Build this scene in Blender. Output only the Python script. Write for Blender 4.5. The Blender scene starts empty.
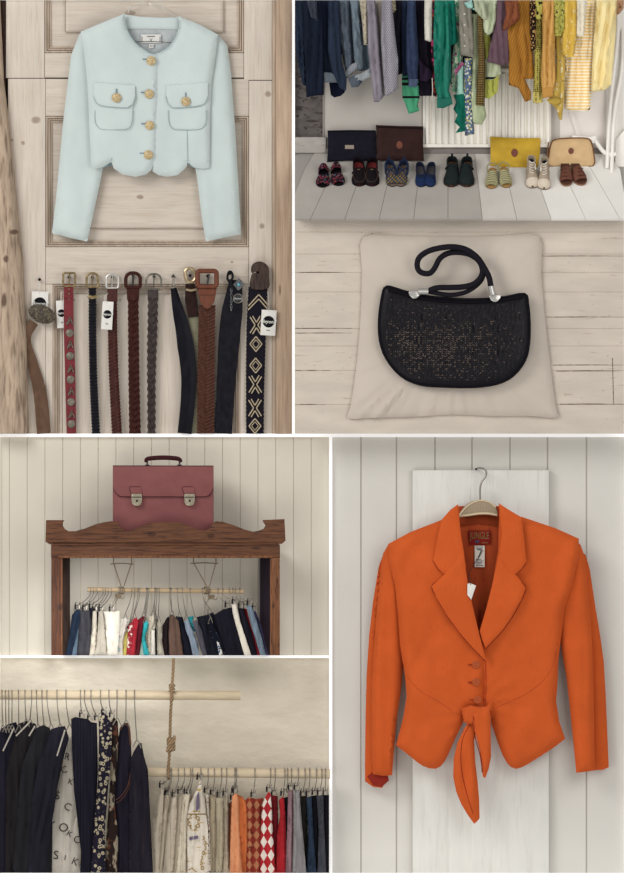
import bpy, bmesh, math, random
import numpy as np
from mathutils import Vector, noise as mn
from mathutils.geometry import delaunay_2d_cdt

# The place is a white display frame of six open-fronted bays, built at 2.5 mm per unit.
# Lengths below are in units: x to the right, y downwards from the top of the frame, d out of the back wall.
S = 0.0025
W, H = 624.0, 873.0
COL = bpy.context.scene.collection
rnd = random.Random(7)
TAU = math.tau

def P(x, y, d):
    return Vector(((x - W / 2) * S, -d * S, (H - y) * S))

def lin(h):
    h = h.lstrip('#')
    out = []
    for i in (0, 2, 4):
        c = int(h[i:i + 2], 16) / 255
        out.append(c / 12.92 if c <= 0.04045 else ((c + 0.055) / 1.055) ** 2.4)
    # everyday colours sit a little deeper and greyer than a swatch card
    L = .25 * out[0] + .65 * out[1] + .1 * out[2]
    f = .72 + .28 * min(1, max(0, (L - .01) / .35))
    return tuple(max(0, (L + (c - L) * .96) * f) for c in out) + (1.0,)

# ---------------------------------------------------------------- materials
class G:
    def __init__(s, name):
        s.m = bpy.data.materials.new(name)
        s.m.use_nodes = True
        s.t = s.m.node_tree
        s.bsdf = s.t.nodes['Principled BSDF']
        g = s.t.nodes.new('ShaderNodeNewGeometry')
        sp = s.t.nodes.new('ShaderNodeSeparateXYZ')
        s.t.links.new(g.outputs['Position'], sp.inputs[0])
        s.x = s.f('ADD', s.f('DIVIDE', sp.outputs[0], S), W / 2)
        s.y = s.f('SUBTRACT', H, s.f('DIVIDE', sp.outputs[2], S))
        s.z = s.f('DIVIDE', sp.outputs[1], -S)
    def f(s, op, a, b=None, c=None):
        n = s.t.nodes.new('ShaderNodeMath'); n.operation = op
        for i, v in enumerate((a, b, c)):
            if v is None: continue
            if isinstance(v, (int, float)): n.inputs[i].default_value = v
            else: s.t.links.new(v, n.inputs[i])
        return n.outputs[0]
    def vec(s, sx=1, sy=1, sz=1, ox=0):
        n = s.t.nodes.new('ShaderNodeCombineXYZ')
        s.t.links.new(s.f('ADD', s.f('MULTIPLY', s.x, sx), ox), n.inputs[0])
        s.t.links.new(s.f('MULTIPLY', s.y, sy), n.inputs[1])
        s.t.links.new(s.f('MULTIPLY', s.z, sz), n.inputs[2])
        return n.outputs[0]
    def noise(s, v, scale=1, detail=2, dist=0):
        n = s.t.nodes.new('ShaderNodeTexNoise')
        s.t.links.new(v, n.inputs['Vector'])
        n.inputs['Scale'].default_value = scale; n.inputs['Detail'].default_value = detail
        n.inputs['Distortion'].default_value = dist
        return n.outputs[0]
    def mix(s, fac, a, b):
        n = s.t.nodes.new('ShaderNodeMix'); n.data_type = 'RGBA'
        for sock, v in ((n.inputs[0], fac), (n.inputs[6], a), (n.inputs[7], b)):
            if isinstance(v, (int, float, tuple)): sock.default_value = v
            else: s.t.links.new(v, sock)
        return n.outputs[2]
    def ramp(s, v, lo, hi):
        n = s.t.nodes.new('ShaderNodeMapRange')
        s.t.links.new(v, n.inputs[0])
        n.inputs[1].default_value = lo; n.inputs[2].default_value = hi
        return n.outputs[0]

_cache = {}
def mat(name, base, rough=0.85, layers=(), var=(0.12, 9, 9), bump=None, metal=0.0, sheen=0.0, emit=0.0, dark=None):
    """base colour, a soft variation (amount, size x, size y) and a list of pattern layers laid over it."""
    if name in _cache: return _cache[name]
    g = G(name)
    c = lin(base)
    if var:
        a, sx, sy = var[:3]
        n = g.ramp(g.noise(g.vec(1 / sx, 1 / sy, 1 / sx), 1, 3), 0.3, 0.7)
        d = lin(dark) if dark else tuple(v * (1 - 2 * a) for v in c[:3]) + (1,)
        l = tuple(min(1, v * (1 + a)) for v in c[:3]) + (1,)
        c = g.mix(n, d, l)
    for L in layers:
        k = L[0]; amt = 1.0
        if k == 'hs': mk = g.f('LESS_THAN', g.f('FRACT', g.f('DIVIDE', g.y, L[1])), L[2]); col = L[3]
        elif k == 'vs': mk = g.f('LESS_THAN', g.f('FRACT', g.f('DIVIDE', g.x, L[1])), L[2]); col = L[3]
        elif k == 'ds': mk = g.f('LESS_THAN', g.f('FRACT', g.f('DIVIDE', g.f('ADD', g.x, g.f('MULTIPLY', g.y, L[4])), L[1])), L[2]); col = L[3]
        elif k == 'dots':
            v = g.t.nodes.new('ShaderNodeTexVoronoi'); v.inputs['Scale'].default_value = 1 / L[1]
            v.inputs['Randomness'].default_value = L[4] if len(L) > 4 else 1
            g.t.links.new(g.vec(), v.inputs['Vector'])
            mk = g.f('LESS_THAN', v.outputs['Distance'], L[2]); col = L[3]
        elif k == 'ring':
            v = g.t.nodes.new('ShaderNodeTexVoronoi'); v.inputs['Scale'].default_value = 1 / L[1]
            g.t.links.new(g.vec(), v.inputs['Vector'])
            mk = g.f('LESS_THAN', g.f('ABSOLUTE', g.f('SUBTRACT', v.outputs['Distance'], L[2])), L[4]); col = L[3]
        elif k == 'noise':
            mk = g.ramp(g.noise(g.vec(1 / L[1], 1 / L[2], 1 / L[1], L[6] if len(L) > 6 else 0), 1, 3), L[3], L[3] + L[4]); col = L[5]
        elif k == 'squig':
            nn = g.noise(g.vec(1 / L[1], 1 / L[1], 1 / L[1], 7), 1, 1)
            mk = g.f('LESS_THAN', g.f('ABSOLUTE', g.f('SUBTRACT', nn, 0.5)), L[2]); col = L[3]
        elif k == 'dia':
            ax = g.f('ABSOLUTE', g.f('SUBTRACT', g.f('FRACT', g.f('DIVIDE', g.f('SUBTRACT', g.x, L[4]), L[1])), 0.5))
            ay = g.f('ABSOLUTE', g.f('SUBTRACT', g.f('FRACT', g.f('DIVIDE', g.f('SUBTRACT', g.y, L[5]), L[2])), 0.5))
            mk = g.f('LESS_THAN', g.f('ADD', ax, ay), 0.46); col = L[3]
        elif k == 'band':
            mk = g.f('MULTIPLY', g.f('GREATER_THAN', g.y, L[1]), g.f('LESS_THAN', g.y, L[2])); col = L[3]
        elif k == 'blob':
            mk = None
            for (bx, by, rx, ry) in L[1]:
                wob = g.f('MULTIPLY', g.noise(g.vec(.35, .35, .35), 1, 2), 0.8)
                e = g.f('ADD', g.f('POWER', g.f('DIVIDE', g.f('SUBTRACT', g.x, bx), rx), 2), g.f('POWER', g.f('DIVIDE', g.f('SUBTRACT', g.y, by), ry), 2))
                q = g.f('SUBTRACT', 1, g.ramp(g.f('ADD', e, wob), 0.7, 1.6))
                mk = q if mk is None else g.f('MAXIMUM', mk, q)
            col = L[2]; amt = L[3]
        if amt != 1.0: mk = g.f('MULTIPLY', mk, amt)
        c = g.mix(mk, c, lin(col))
    if isinstance(c, tuple): g.bsdf.inputs['Base Color'].default_value = c
    else: g.t.links.new(c, g.bsdf.inputs['Base Color'])
    g.bsdf.inputs['Roughness'].default_value = rough
    g.bsdf.inputs['Metallic'].default_value = metal
    g.bsdf.inputs['Specular IOR Level'].default_value = .5 if metal else (0.05 if max(lin(base)[:3]) < .05 else (0.12 if rough > 0.6 else 0.22))
    if sheen:
        g.bsdf.inputs['Sheen Weight'].default_value = sheen
    if emit:
        g.bsdf.inputs['Emission Color'].default_value = lin(base)
        g.bsdf.inputs['Emission Strength'].default_value = emit
    if bump:
        n = g.noise(g.vec(1 / bump[0], 1 / bump[1], 1 / bump[0]), 1, 4)
        b = g.t.nodes.new('ShaderNodeBump'); b.inputs['Strength'].default_value = bump[2]
        b.inputs['Distance'].default_value = S * 1.5
        g.t.links.new(n, b.inputs['Height']); g.t.links.new(b.outputs[0], g.bsdf.inputs['Normal'])
    _cache[name] = g.m
    return g.m

# ---------------------------------------------------------------- objects
WL = {}
def tag(o, label=None, cat=None, group=None, kind=None):
    if label: o['label'] = label
    if cat: o['category'] = cat
    if group: o['group'] = group
    if kind: o['kind'] = kind
    return o

def thing(name, label, cat, x, y, d, group=None, kind=None):
    o = bpy.data.objects.new(name, None); COL.objects.link(o)
    o.empty_display_size = 0.01
    o.location = P(x, y, d); WL[o] = P(x, y, d)
    return tag(o, label, cat, group, kind)

class MB:
    def __init__(s): s.v = []; s.f = []
    def add(s, vs, fs):
        n = len(s.v); s.v += [tuple(v) for v in vs]; s.f += [tuple(i + n for i in f) for f in fs]; return s
    def box(s, x0, y0, d0, x1, y1, d1, b=0):
        if b:
            return s.slab([(x0, y0), (x1, y0), (x1, y1), (x0, y1)], d0, d1, b)
        v = [(x, y, d) for d in (d0, d1) for y in (y0, y1) for x in (x0, x1)]
        return s.add(v, [(0, 1, 3, 2), (4, 6, 7, 5), (0, 4, 5, 1), (2, 3, 7, 6), (0, 2, 6, 4), (1, 5, 7, 3)])
    def slab(s, out, d0, d1, b=0, df=None):
        """an outline extruded from depth d0 to d1 with a rounded front and back edge"""
        n = len(out)
        ar = sum(out[i][0] * out[(i + 1) % n][1] - out[(i + 1) % n][0] * out[i][1] for i in range(n))
        sg = 1 if ar > 0 else -1
        def inset(k):
            r = []
            for i in range(n):
                ax, ay = out[i - 1]; bx, by = out[i]; cx, cy = out[(i + 1) % n]
                e1 = Vector((bx - ax, by - ay)); e2 = Vector((cx - bx, cy - by))
                if e1.length < 1e-6: e1 = e2
                if e2.length < 1e-6: e2 = e1
                e1.normalize(); e2.normalize()
                nn = Vector((-(e1.y + e2.y), e1.x + e2.x)) * sg
                if nn.length < 1e-6: nn = Vector((-e1.y, e1.x)) * sg
                nn.normalize(); c = max(0.45, nn.dot(Vector((-e1.y, e1.x)) * sg))
                r.append((bx + nn.x * k / c, by + nn.y * k / c))
            return r
        rings = []
        if b:
            rings = [(inset(b), d0), (inset(b * .3), d0 + b * .3), (out, d0 + b), (out, d1 - b), (inset(b * .3), d1 - b * .3), (inset(b), d1)]
        else: rings = [(out, d0), (out, d1)]
        vs = []; fs = []
        for o, d in rings: vs += [(x, y, d + (df(x, y) if df else 0)) for x, y in o]
        for k in range(len(rings) - 1):
            for i in range(n):
                j = (i + 1) % n
                fs.append((k * n + i, k * n + j, (k + 1) * n + j, (k + 1) * n + i))
        fs.append(tuple(range(n))); m = (len(rings) - 1) * n
        fs.append(tuple(range(m + n - 1, m - 1, -1)))
        return s.add(vs, fs)
    def tube(s, path, r, n=6, closed=False, smooth=0):
        p = [Vector(q) for q in (spline(path, smooth, closed) if smooth else path)]
        N = len(p); vs = []; fs = []
        up = Vector((0, 0, 1)); prev = None
        for i in range(N):
            a = p[i - 1] if (i > 0 or closed) else p[i]
            c = p[(i + 1) % N] if (i < N - 1 or closed) else p[i]
            t = (c - a)
            t = t.normalized() if t.length > 1e-6 else Vector((0, 1, 0))
            if prev is None:
                u = t.cross(up)
                if u.length < .1: u = t.cross(Vector((1, 0, 0)))
            else: u = prev - t * prev.dot(t)
            u.normalize(); prev = u; w = t.cross(u)
            rr = r(i / max(1, N - 1)) if callable(r) else r
            for k in range(n):
                a2 = TAU * k / n
                vs.append(p[i] + (u * math.cos(a2) + w * math.sin(a2)) * rr)
        m = N if closed else N - 1
        for i in range(m):
            for k in range(n):
                i2 = (i + 1) % N
                fs.append((i * n + k, i * n + (k + 1) % n, i2 * n + (k + 1) % n, i2 * n + k))
        if not closed:
            fs.append(tuple(range(n - 1, -1, -1))); fs.append(tuple(range((N - 1) * n, N * n)))
        return s.add(vs, fs)
    def ball(s, x, y, d, rx, ry, rd, nu=14, nv=8):
        vs = []; fs = []
        for j in range(nv + 1):
            a = math.pi * j / nv
            for i in range(nu):
                b = TAU * i / nu
                vs.append((x + rx * math.sin(a) * math.cos(b), y + ry * math.sin(a) * math.sin(b), d + rd * math.cos(a)))
        for j in range(nv):
            for i in range(nu):
                fs.append((j * nu + i, j * nu + (i + 1) % nu, (j + 1) * nu + (i + 1) % nu, (j + 1) * nu + i))
        return s.add(vs, fs)
    def disc(s, x, y, d0, r, th, n=20, dome=0.0, ry=None):
        ry = ry or r
        vs = []; fs = []; prof = [(1, 0), (1, th * .6), (.85, th * .95), (.5, th + dome * .7), (.0001, th + dome)]
        for k, h in prof:
            for i in range(n):
                a = TAU * i / n; vs.append((x + r * k * math.cos(a), y + ry * k * math.sin(a), d0 + h))
        for j in range(len(prof) - 1):
            for i in range(n): fs.append((j * n + i, j * n + (i + 1) % n, (j + 1) * n + (i + 1) % n, (j + 1) * n + i))
        fs.append(tuple(range(n)))
        return s.add(vs, fs)
    def build(s, name, m, parent=None, smooth=True, xf=None, sub=0, angle=40):
        me = bpy.data.meshes.new(name)
        vs = [Vector(v) for v in s.v]
        if xf: vs = [Vector(xf(v)) for v in vs]
        pts = [P(*v) for v in vs]
        if parent is None:
            lo = [min(p[i] for p in pts) for i in range(3)]; hi = [max(p[i] for p in pts) for i in range(3)]
            org = Vector(((lo[0] + hi[0]) / 2, (lo[1] + hi[1]) / 2, lo[2]))
        else: org = WL[parent]
        me.from_pydata([p - org for p in pts], [], s.f)
        me.validate(clean_customdata=False)
        bm = bmesh.new(); bm.from_mesh(me)
        bmesh.ops.remove_doubles(bm, verts=bm.verts, dist=1e-6)
        bmesh.ops.recalc_face_normals(bm, faces=bm.faces)
        bm.to_mesh(me); bm.free()
        me.materials.append(m)
        if smooth:
            me.shade_smooth()
            me.set_sharp_from_angle(angle=math.radians(angle))
        o = bpy.data.objects.new(name, me); COL.objects.link(o)
        WL[o] = org
        if parent is None: o.location = org
        else: o.parent = parent
        if parent is not None and False: pass
        if sub:
            md = o.modifiers.new('s', 'SUBSURF'); md.levels = md.render_levels = sub
        return o

def spline(pts, k=6, closed=False):
    """Catmull-Rom curve through the points, k steps per span"""
    n = len(pts); out = []
    P_ = [Vector(p) for p in pts]
    m = n if closed else n - 1
    for i in range(m):
        p0 = P_[(i - 1) % n] if (closed or i > 0) else P_[i] * 2 - P_[i + 1]
        p1 = P_[i]; p2 = P_[(i + 1) % n]
        p3 = P_[(i + 2) % n] if (closed or i + 2 < n) else P_[i + 1] * 2 - P_[i]
        for j in range(k):
            t = j / k
            out.append(0.5 * ((2 * p1) + (p2 - p0) * t + (2 * p0 - 5 * p1 + 4 * p2 - p3) * t * t + (3 * p1 - p0 - 3 * p2 + p3) * t ** 3))
    if not closed: out.append(P_[-1])
    return out

def sm(pts, k=4): return [tuple(p) for p in spline([tuple(p) for p in pts], k, True)]
def rrect(x0, y0, x1, y1, r, k=4, rb=None):
    """rounded rectangle; r top radius, rb bottom radius"""
    rb = r if rb is None else rb
    out = []
    for cx, cy, a0, rr in ((x1 - r, y0 + r, -90, r), (x1 - rb, y1 - rb, 0, rb), (x0 + rb, y1 - rb, 90, rb), (x0 + r, y0 + r, 180, r)):
        if rr < .01: out.append((cx, cy)); continue
        for i in range(k + 1):
            a = math.radians(a0 + 90 * i / k); out.append((cx + rr * math.cos(a), cy + rr * math.sin(a)))
    return out

def segdist(p, poly):
    a = np.array(poly); b = np.roll(a, -1, axis=0); ab = b - a
    L = (ab ** 2).sum(1); L[L == 0] = 1e-9
    p = np.asarray(p)
    t = np.clip(((p[:, None, :] - a) * ab).sum(2) / L, 0, 1)
    q = a + t[..., None] * ab
    return np.sqrt(((p[:, None, :] - q) ** 2).sum(2)).min(1)

def puff(out, d0, th, edge=5, step=4, fold=None, base=None, back=True, stepy=None):
    """a soft cloth body: the outline filled with a grid, swollen in the middle, with folds on its face"""
    pts = []
    n = len(out)
    for i in range(n):
        a = Vector(out[i][:2]); b = Vector(out[(i + 1) % n][:2]); L = (b - a).length
        if L < 1e-4: continue
        k = max(1, int(round(L / step)))
        for j in range(k): pts.append(tuple(a + (b - a) * j / k))
    nb = len(pts)
    xs = [p[0] for p in pts]; ys = [p[1] for p in pts]
    gx = np.arange(min(xs), max(xs), step); gy = np.arange(min(ys), max(ys), stepy or step * .9)
    gr = np.array([(x + (step / 2 if r % 2 else 0), y) for r, y in enumerate(gy) for x in gx])
    a = np.array(pts); b = np.roll(a, -1, axis=0)
    inside = np.zeros(len(gr), bool)
    for (x1, y1), (x2, y2) in zip(a, b):
        c = ((y1 > gr[:, 1]) != (y2 > gr[:, 1]))
        with np.errstate(divide='ignore', invalid='ignore'):
            xi = (x2 - x1) * (gr[:, 1] - y1) / (y2 - y1 if y2 != y1 else 1e-9) + x1
        inside ^= c & (gr[:, 0] < xi)
    gr = gr[inside]
    if len(gr):
        gr = gr[segdist(gr, pts) > step * .45]
    allp = [Vector(p) for p in pts] + [Vector((float(x), float(y))) for x, y in gr]
    r = delaunay_2d_cdt(allp, [(i, (i + 1) % nb) for i in range(nb)], [], 1, 1e-5)
    vv = [tuple(v) for v in r[0]]; ff = [tuple(f) for f in r[2]]
    D = segdist(vv, pts)
    e = edge
    mb = MB(); N = len(vv)
    fr = []; bk = []
    for (x, y), di in zip(vv, D):
        k = min(1, di / e); h = th / 2 * math.sqrt(max(0, 1 - (1 - k) ** 2))
        fo = fold(x, y) * (0.25 + .75 * k) if fold else 0
        bb = base(x, y) if base else 0
        if di < 1e-3: fr.append((x, y, d0 + bb + fo)); bk.append(None)
        else: fr.append((x, y, d0 + h + fo + bb)); bk.append((x, y, d0 - h + bb + (fo if fold else 0) * 0.6 - .3))
    idx = {}
    vs = list(fr)
    for i, b_ in enumerate(bk):
        if b_ is None: idx[i] = i
        else: idx[i] = len(vs); vs.append(b_)
    fs = []
    for f in ff:
        if any(idx[i] != i for i in f): fs.append(f); fs.append(tuple(idx[i] for i in reversed(f)))
        else:   # a corner triangle: give it a little body of its own
            c = [sum(vs[i][q] for i in f) / len(f) for q in range(3)]
            vs.append((c[0], c[1], c[2] + .25)); vs.append((c[0], c[1], c[2] - .25)); m = len(vs)
            for a_, b_ in zip(f, f[1:] + f[:1]): fs.append((a_, b_, m - 2)); fs.append((b_, a_, m - 1))
    mb.add(vs, fs)
    return mb

def folds(lam=7, amp=1.5, seed=0, lean=0.0, lamy=60):
    def f(x, y):
        xx = x + lean * y
        n = mn.noise(Vector((xx / lam, y / lamy, seed * 7.3)))
        n2 = mn.noise(Vector((xx / (lam * .45), y / (lamy * .5), seed * 3.1 + 50)))
        return amp * (n * 1.5 + .5 * n2)
    return f

def surf(objs, x, y, default=20, lift=.15):
    """depth of the front surface of already built meshes at (x, y)"""
    best = None
    for o in (objs if isinstance(objs, (list, tuple)) else [objs]):
        org = WL[o]
        hit, loc, nrm, idx = o.ray_cast(P(x, y, 300) - org, Vector((0, 1, 0)))
        if hit:
            d = -(loc + org).y / S
            best = d if best is None else max(best, d)
    return (default if best is None else best) + lift

def drape(objs, pts, lift=.15, default=20, n=0):
    return [(p[0], p[1], surf(objs, p[0], p[1], default, lift)) for p in pts]

def crumple(amp=1.2, lam=14, seed=0):
    def f(x, y):
        return amp * (1 - 2 * abs(mn.noise(Vector((x / lam, y / lam * .8, seed))))) * .8 + amp * .5 * mn.noise(Vector((x / lam * 2.3, y / lam * 2, seed + 9)))
    return f

def text(txt, x, y, d, size, m, parent, name='lettering', sx=1.0, rot=0, shear=0, ext=.15, bold=0):
    cu = bpy.data.curves.new('t', 'FONT'); cu.body = txt; cu.size = 1; cu.align_x = 'CENTER'; cu.align_y = 'CENTER'; cu.shear = shear
    cu.offset = bold; cu.resolution_u = 3
    o = bpy.data.objects.new('t', cu); COL.objects.link(o)
    bpy.context.view_layer.update()
    me = bpy.data.meshes.new_from_object(o.evaluated_get(bpy.context.evaluated_depsgraph_get()))
    bpy.data.objects.remove(o)
    c, s_ = math.cos(rot), math.sin(rot)
    mb = MB()
    vs = []
    for v in me.vertices:
        u = v.co.x * size * sx; w = -v.co.y * size
        vs.append((x + u * c - w * s_, y + u * s_ + w * c, d))
    mb.add(vs, [tuple(p.vertices) for p in me.polygons])
    if parent == 'mb': return mb
    return mb.build(name, m, parent, smooth=False)

def merge(mbs):
    r = MB()
    for m in mbs: r.add(m.v, m.f)
    return r

def grooved(name, m, x0, x1, y0, y1, gaps, d=0, w=.8, dep=1.6, horiz=False, back=6, kind='structure'):
    """boards laid side by side with a groove between each two"""
    a0, a1 = (y0, y1) if horiz else (x0, x1)
    prof = [(a0, d)]
    for g_ in gaps:
        if a0 + w < g_ < a1 - w: prof += [(g_ - w, d), (g_ - w * .3, d - dep), (g_ + w * .3, d - dep), (g_ + w, d)]
    prof += [(a1, d)]
    vs = []; fs = []
    n = len(prof)
    for a, q in prof:
        vs += [(x0, a, q), (x1, a, q)] if horiz else [(a, y0, q), (a, y1, q)]
    for i in range(n - 1): fs.append((2 * i, 2 * i + 1, 2 * i + 3, 2 * i + 2))
    mb = MB().add(vs, fs)
    mb.box(x0, y0, d - back, x1, y1, d - dep - .3)
    o = mb.build(name, m, None, smooth=False)
    return tag(o, kind=kind)

METAL = mat('steel_wire', '#8f887e', .35, metal=.65, var=None)
DKMETAL = mat('dark_wire', '#4a4644', .4, metal=.6, var=None)
BRASS = mat('aged_brass', '#8d7a55', .45, metal=.6, var=(.2, 3, 3))
NAILM = mat('black_iron', '#241f1e', .6, var=None)
# ---------------------------------------------------------------- the frame between the bays
FD = 78
white = mat('white_paint_glow', '#ffffff', .6, var=None, emit=.3)  # faint glow added to the paint keeps the bars full white
mb = MB()
for x0, y0, x1, y1 in ((291.3, 0, 294.8, 433.7), (329.2, 437, 332.2, 873), (0, 655.4, 329.2, 658.0), (0, 433.7, 624, 437)):
    mb.box(x0, y0, -6, x1, y1, 4)
for x0, y0, x1, y1 in ((-6, -6, 630, 0), (-6, 0, 0, 873), (624, 0, 630, 873)):
    mb.box(x0, y0, -6, x1, y1, 4)
mb.box(-6, 873, -6, 630, 879, FD)
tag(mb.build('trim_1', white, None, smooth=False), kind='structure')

cam = bpy.data.cameras.new('camera'); co = bpy.data.objects.new('camera', cam); COL.objects.link(co)
cam.type = 'ORTHO'; cam.ortho_scale = H * S
co.location = (0, -3.2, H * S / 2); co.rotation_euler = (math.pi / 2, 0, 0)
cam.clip_end = 20
bpy.context.scene.camera = co
sc = bpy.context.scene
sc.view_settings.view_transform = 'Standard'; sc.view_settings.look = 'None'

wd = bpy.data.worlds.new('room_light'); sc.world = wd; wd.use_nodes = True
wd.node_tree.nodes['Background'].inputs[0].default_value = (1, .985, .965, 1)
wd.node_tree.nodes['Background'].inputs[1].default_value = .5
def area(name, loc, aim, power, sx, sy, col=(1, 1, 1)):
    l = bpy.data.lights.new(name, 'AREA'); l.shape = 'RECTANGLE'; l.size = sx; l.size_y = sy; l.energy = power; l.color = col
    o = bpy.data.objects.new(name, l); COL.objects.link(o); o.location = loc
    o.rotation_euler = (Vector(aim) - Vector(loc)).to_track_quat('-Z', 'Y').to_euler()
    return o
area('key_light', (-2.3, -2.6, 2.9), (0, 0, 1.05), 66, 1.5, 1.5, (1, .99, .975))
area('fill_light', (1.6, -2.8, 1.6), (0.2, 0, 1.1), 24, 1.4, 1.8, (1, .985, .96))
sp_ = bpy.data.lights.new('window_glow', 'SPOT'); sp_.energy = 16; sp_.spot_size = math.radians(34); sp_.spot_blend = 1; sp_.shadow_soft_size = .2; sp_.color = (1, .97, .92)
so_ = bpy.data.objects.new('window_glow', sp_); COL.objects.link(so_); so_.location = (1.1, -1.1, 2.15)
so_.rotation_euler = (P(590, 110, 0) - so_.location).to_track_quat('-Z', 'Y').to_euler()
def spot(name, loc, aim, power, ang, col=(1, .96, .88)):
    l = bpy.data.lights.new(name, 'SPOT'); l.energy = power; l.spot_size = math.radians(ang); l.spot_blend = 1; l.shadow_soft_size = .12; l.color = col
    o = bpy.data.objects.new(name, l); COL.objects.link(o); o.location = loc
    o.rotation_euler = (aim - o.location).to_track_quat('-Z', 'Y').to_euler()
spot('added_wall_spot', Vector((-.54, -.75, .72)), P(88, 664, 0), 17, 42, (.97, .98, 1))  # added spot brightening the upper left plaster, no lamp hangs there
spot('floor_glow', Vector((.95, -.9, 1.5)), P(575, 205, 40), 3.0, 26, (1, .98, .95))
area('low_light', (-.9, -2.6, -.2), (-.2, 0, .8), 14, 1.4, 1.0, (1, .96, .9))
# ================================================================ bay 1: old pine door with a pale blue jacket and belts
pine = dict(rough=.8)
KN = [(36, 120, 5, 4), (23, 143, 2.2, 2.2), (12, 140, 1.4, 1.6), (268, 94, 3.4, 3.4), (262, 226, 3, 3), (140, 197, 4, 2.4), (130, 13, 6, 3), (232, 262, 1.5, 1.5), (74, 300, 1.5, 1.5), (120, 300, 1.4, 1.4)]
pine_v = mat('pine_upright', '#cabfb2', .8, [('noise', 3.2, 60, .5, .3, '#beae9f'), ('noise', 1.2, 40, .58, .15, '#b5a595', 31), ('blob', KN, '#8a7564', .7)], var=(.04, 8, 40), bump=(1.5, 30, .25))
pine_h = mat('pine_crosswise', '#c6bbae', .8, [('noise', 60, 3, .5, .3, '#bbab9b'), ('noise', 40, 1.2, .58, .15, '#b1a191', 31), ('blob', KN, '#8a7564', .7)], var=(.04, 40, 8), bump=(30, 1.5, .25))
moul = mat('pine_moulding', '#b5a391', .8, [('noise', 2, 50, .5, .2, '#9f8c78')], var=(.1, 6, 30))
door = thing('door_1', None, None, 150, 433, 0, kind='structure')
DC = lambda v: (v[0], max(v[1], -5), v[2])
def dbox(name, m, *a, b=.6): return MB().box(*a, b=b).build(name, m, door, angle=25, xf=DC)
dbox('stile', pine_v, 5, -2, -8, 44.5, 78, 0)
dbox('stile', pine_v, 8, 78.6, -8, 45.5, 435, 0); dbox('inner_stile', pine_v, 45.7, 284.3, -8, 52.8, 435, -.3); dbox('inner_stile', pine_v, 240.2, 284.3, -8, 248.8, 435, -.3)
dbox('stile', pine_v, 244, -2, -8, 272, 80, 0)
dbox('stile', pine_v, 249, 80.6, -8, 272, 435, 0)
dbox('rail', pine_h, 44.8, 53, -8, 243.7, 77.6, -.3)
dbox('rail', pine_h, 45.7, 78.8, -8, 248.7, 116, -.3)
dbox('rail', pine_h, 45.7, 247, -8, 248.7, 284, -.3)
def dpanel(x0, y0, x1, y1, inset):
    # sunk field, its raised centre and the moulding round it
    dbox('panel', pine_h if y0 < 200 else pine_v, x0, y0, -9, x1, y1, -6, b=0)
    i = inset
    MB().slab([(x0 + i, y0 + i), (x1 - i, y0 + i), (x1 - i, y1 - i), (x0 + i, y1 - i)], -6, -2.5, 3).build('raised_field', pine_h if y0 < 200 else pine_v, door, smooth=False, xf=DC)
    m = MB(); w = 5
    for k, (q, dd) in enumerate(((0, -.5), (2.2, -2.2), (4.2, -4))):
        a0, b0, a1, b1 = x0 + q, y0 + q, x1 - q, y1 - q; t = 1.6
        for r in ((a0, b0, a1, b0 + t), (a0, b1 - t, a1, b1), (a0, b0 + t, a0 + t, b1 - t), (a1 - t, b0 + t, a1, b1 - t)):
            m.box(r[0], r[1], -7, r[2], r[3], dd)
    m.build('moulding', moul, door, smooth=False, xf=DC)
dpanel(45, -30, 243.5, 52.5, 20)
dpanel(46, 116.5, 248.5, 246.5, 18)
dpanel(53, 284.5, 240, 450, 9)
# knots of dry branches and a rough log post at the side, a squared post at the other
logm = mat('rough_log', '#b29d88', .9, [('noise', 3, 26, .5, .2, '#84705e'), ('blob', [(6, 259, 3, 4), (14, 232, 5, 3), (4, 300, 3, 8)], '#54392f', .8)], var=(.14, 5, 30), bump=(2, 12, .5))
mbp = MB()
lp = [(-6, -5, 4, 6), (-5, 80, 4, 9), (-2, 130, 4, 12), (2, 200, 4, 15), (6, 260, 4, 17), (8, 340, 4, 19), (9, 433.4, 4, 20)]
mbp.tube([(x, y, d) for x, y, d, r in lp], lambda t: np.interp(t, [i / 6 for i in range(7)], [q[3] for q in lp]), 24)
_o = mbp.build('trim_2', logm, None); tag(_o, kind='structure')
gapm = mat('dark_gap', '#3a2a22', .9, var=None)
tag(MB().box(-2, -2, -12, 292, 434, -9).build('wall_back', gapm, None, smooth=False), kind='structure')
tag(MB().box(-2, -2, -9, 6, 130, 1, b=.5).build('trim_3', mat('dark_jamb', '#40302a', .85), None), kind='structure')
jamb = mat('pine_jamb', '#bba28b', .8, [('noise', 2.2, 60, .5, .25, '#a58b74'), ('blob', [(280, 290, 1.2, 6)], '#6b5442', .7)], var=(.1, 6, 50), bump=(1.5, 30, .3))
tag(MB().box(276, -2, -9, 292, 434, 5, b=1.2).build('trim_4', jamb, None), kind='structure')
tag(MB().box(272.2, -2, -9, 276, 434, 1, b=.8).build('trim_5', mat('jamb_edge', '#b3a08d', .8, var=(.1, 3, 40)), None), kind='structure')

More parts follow.
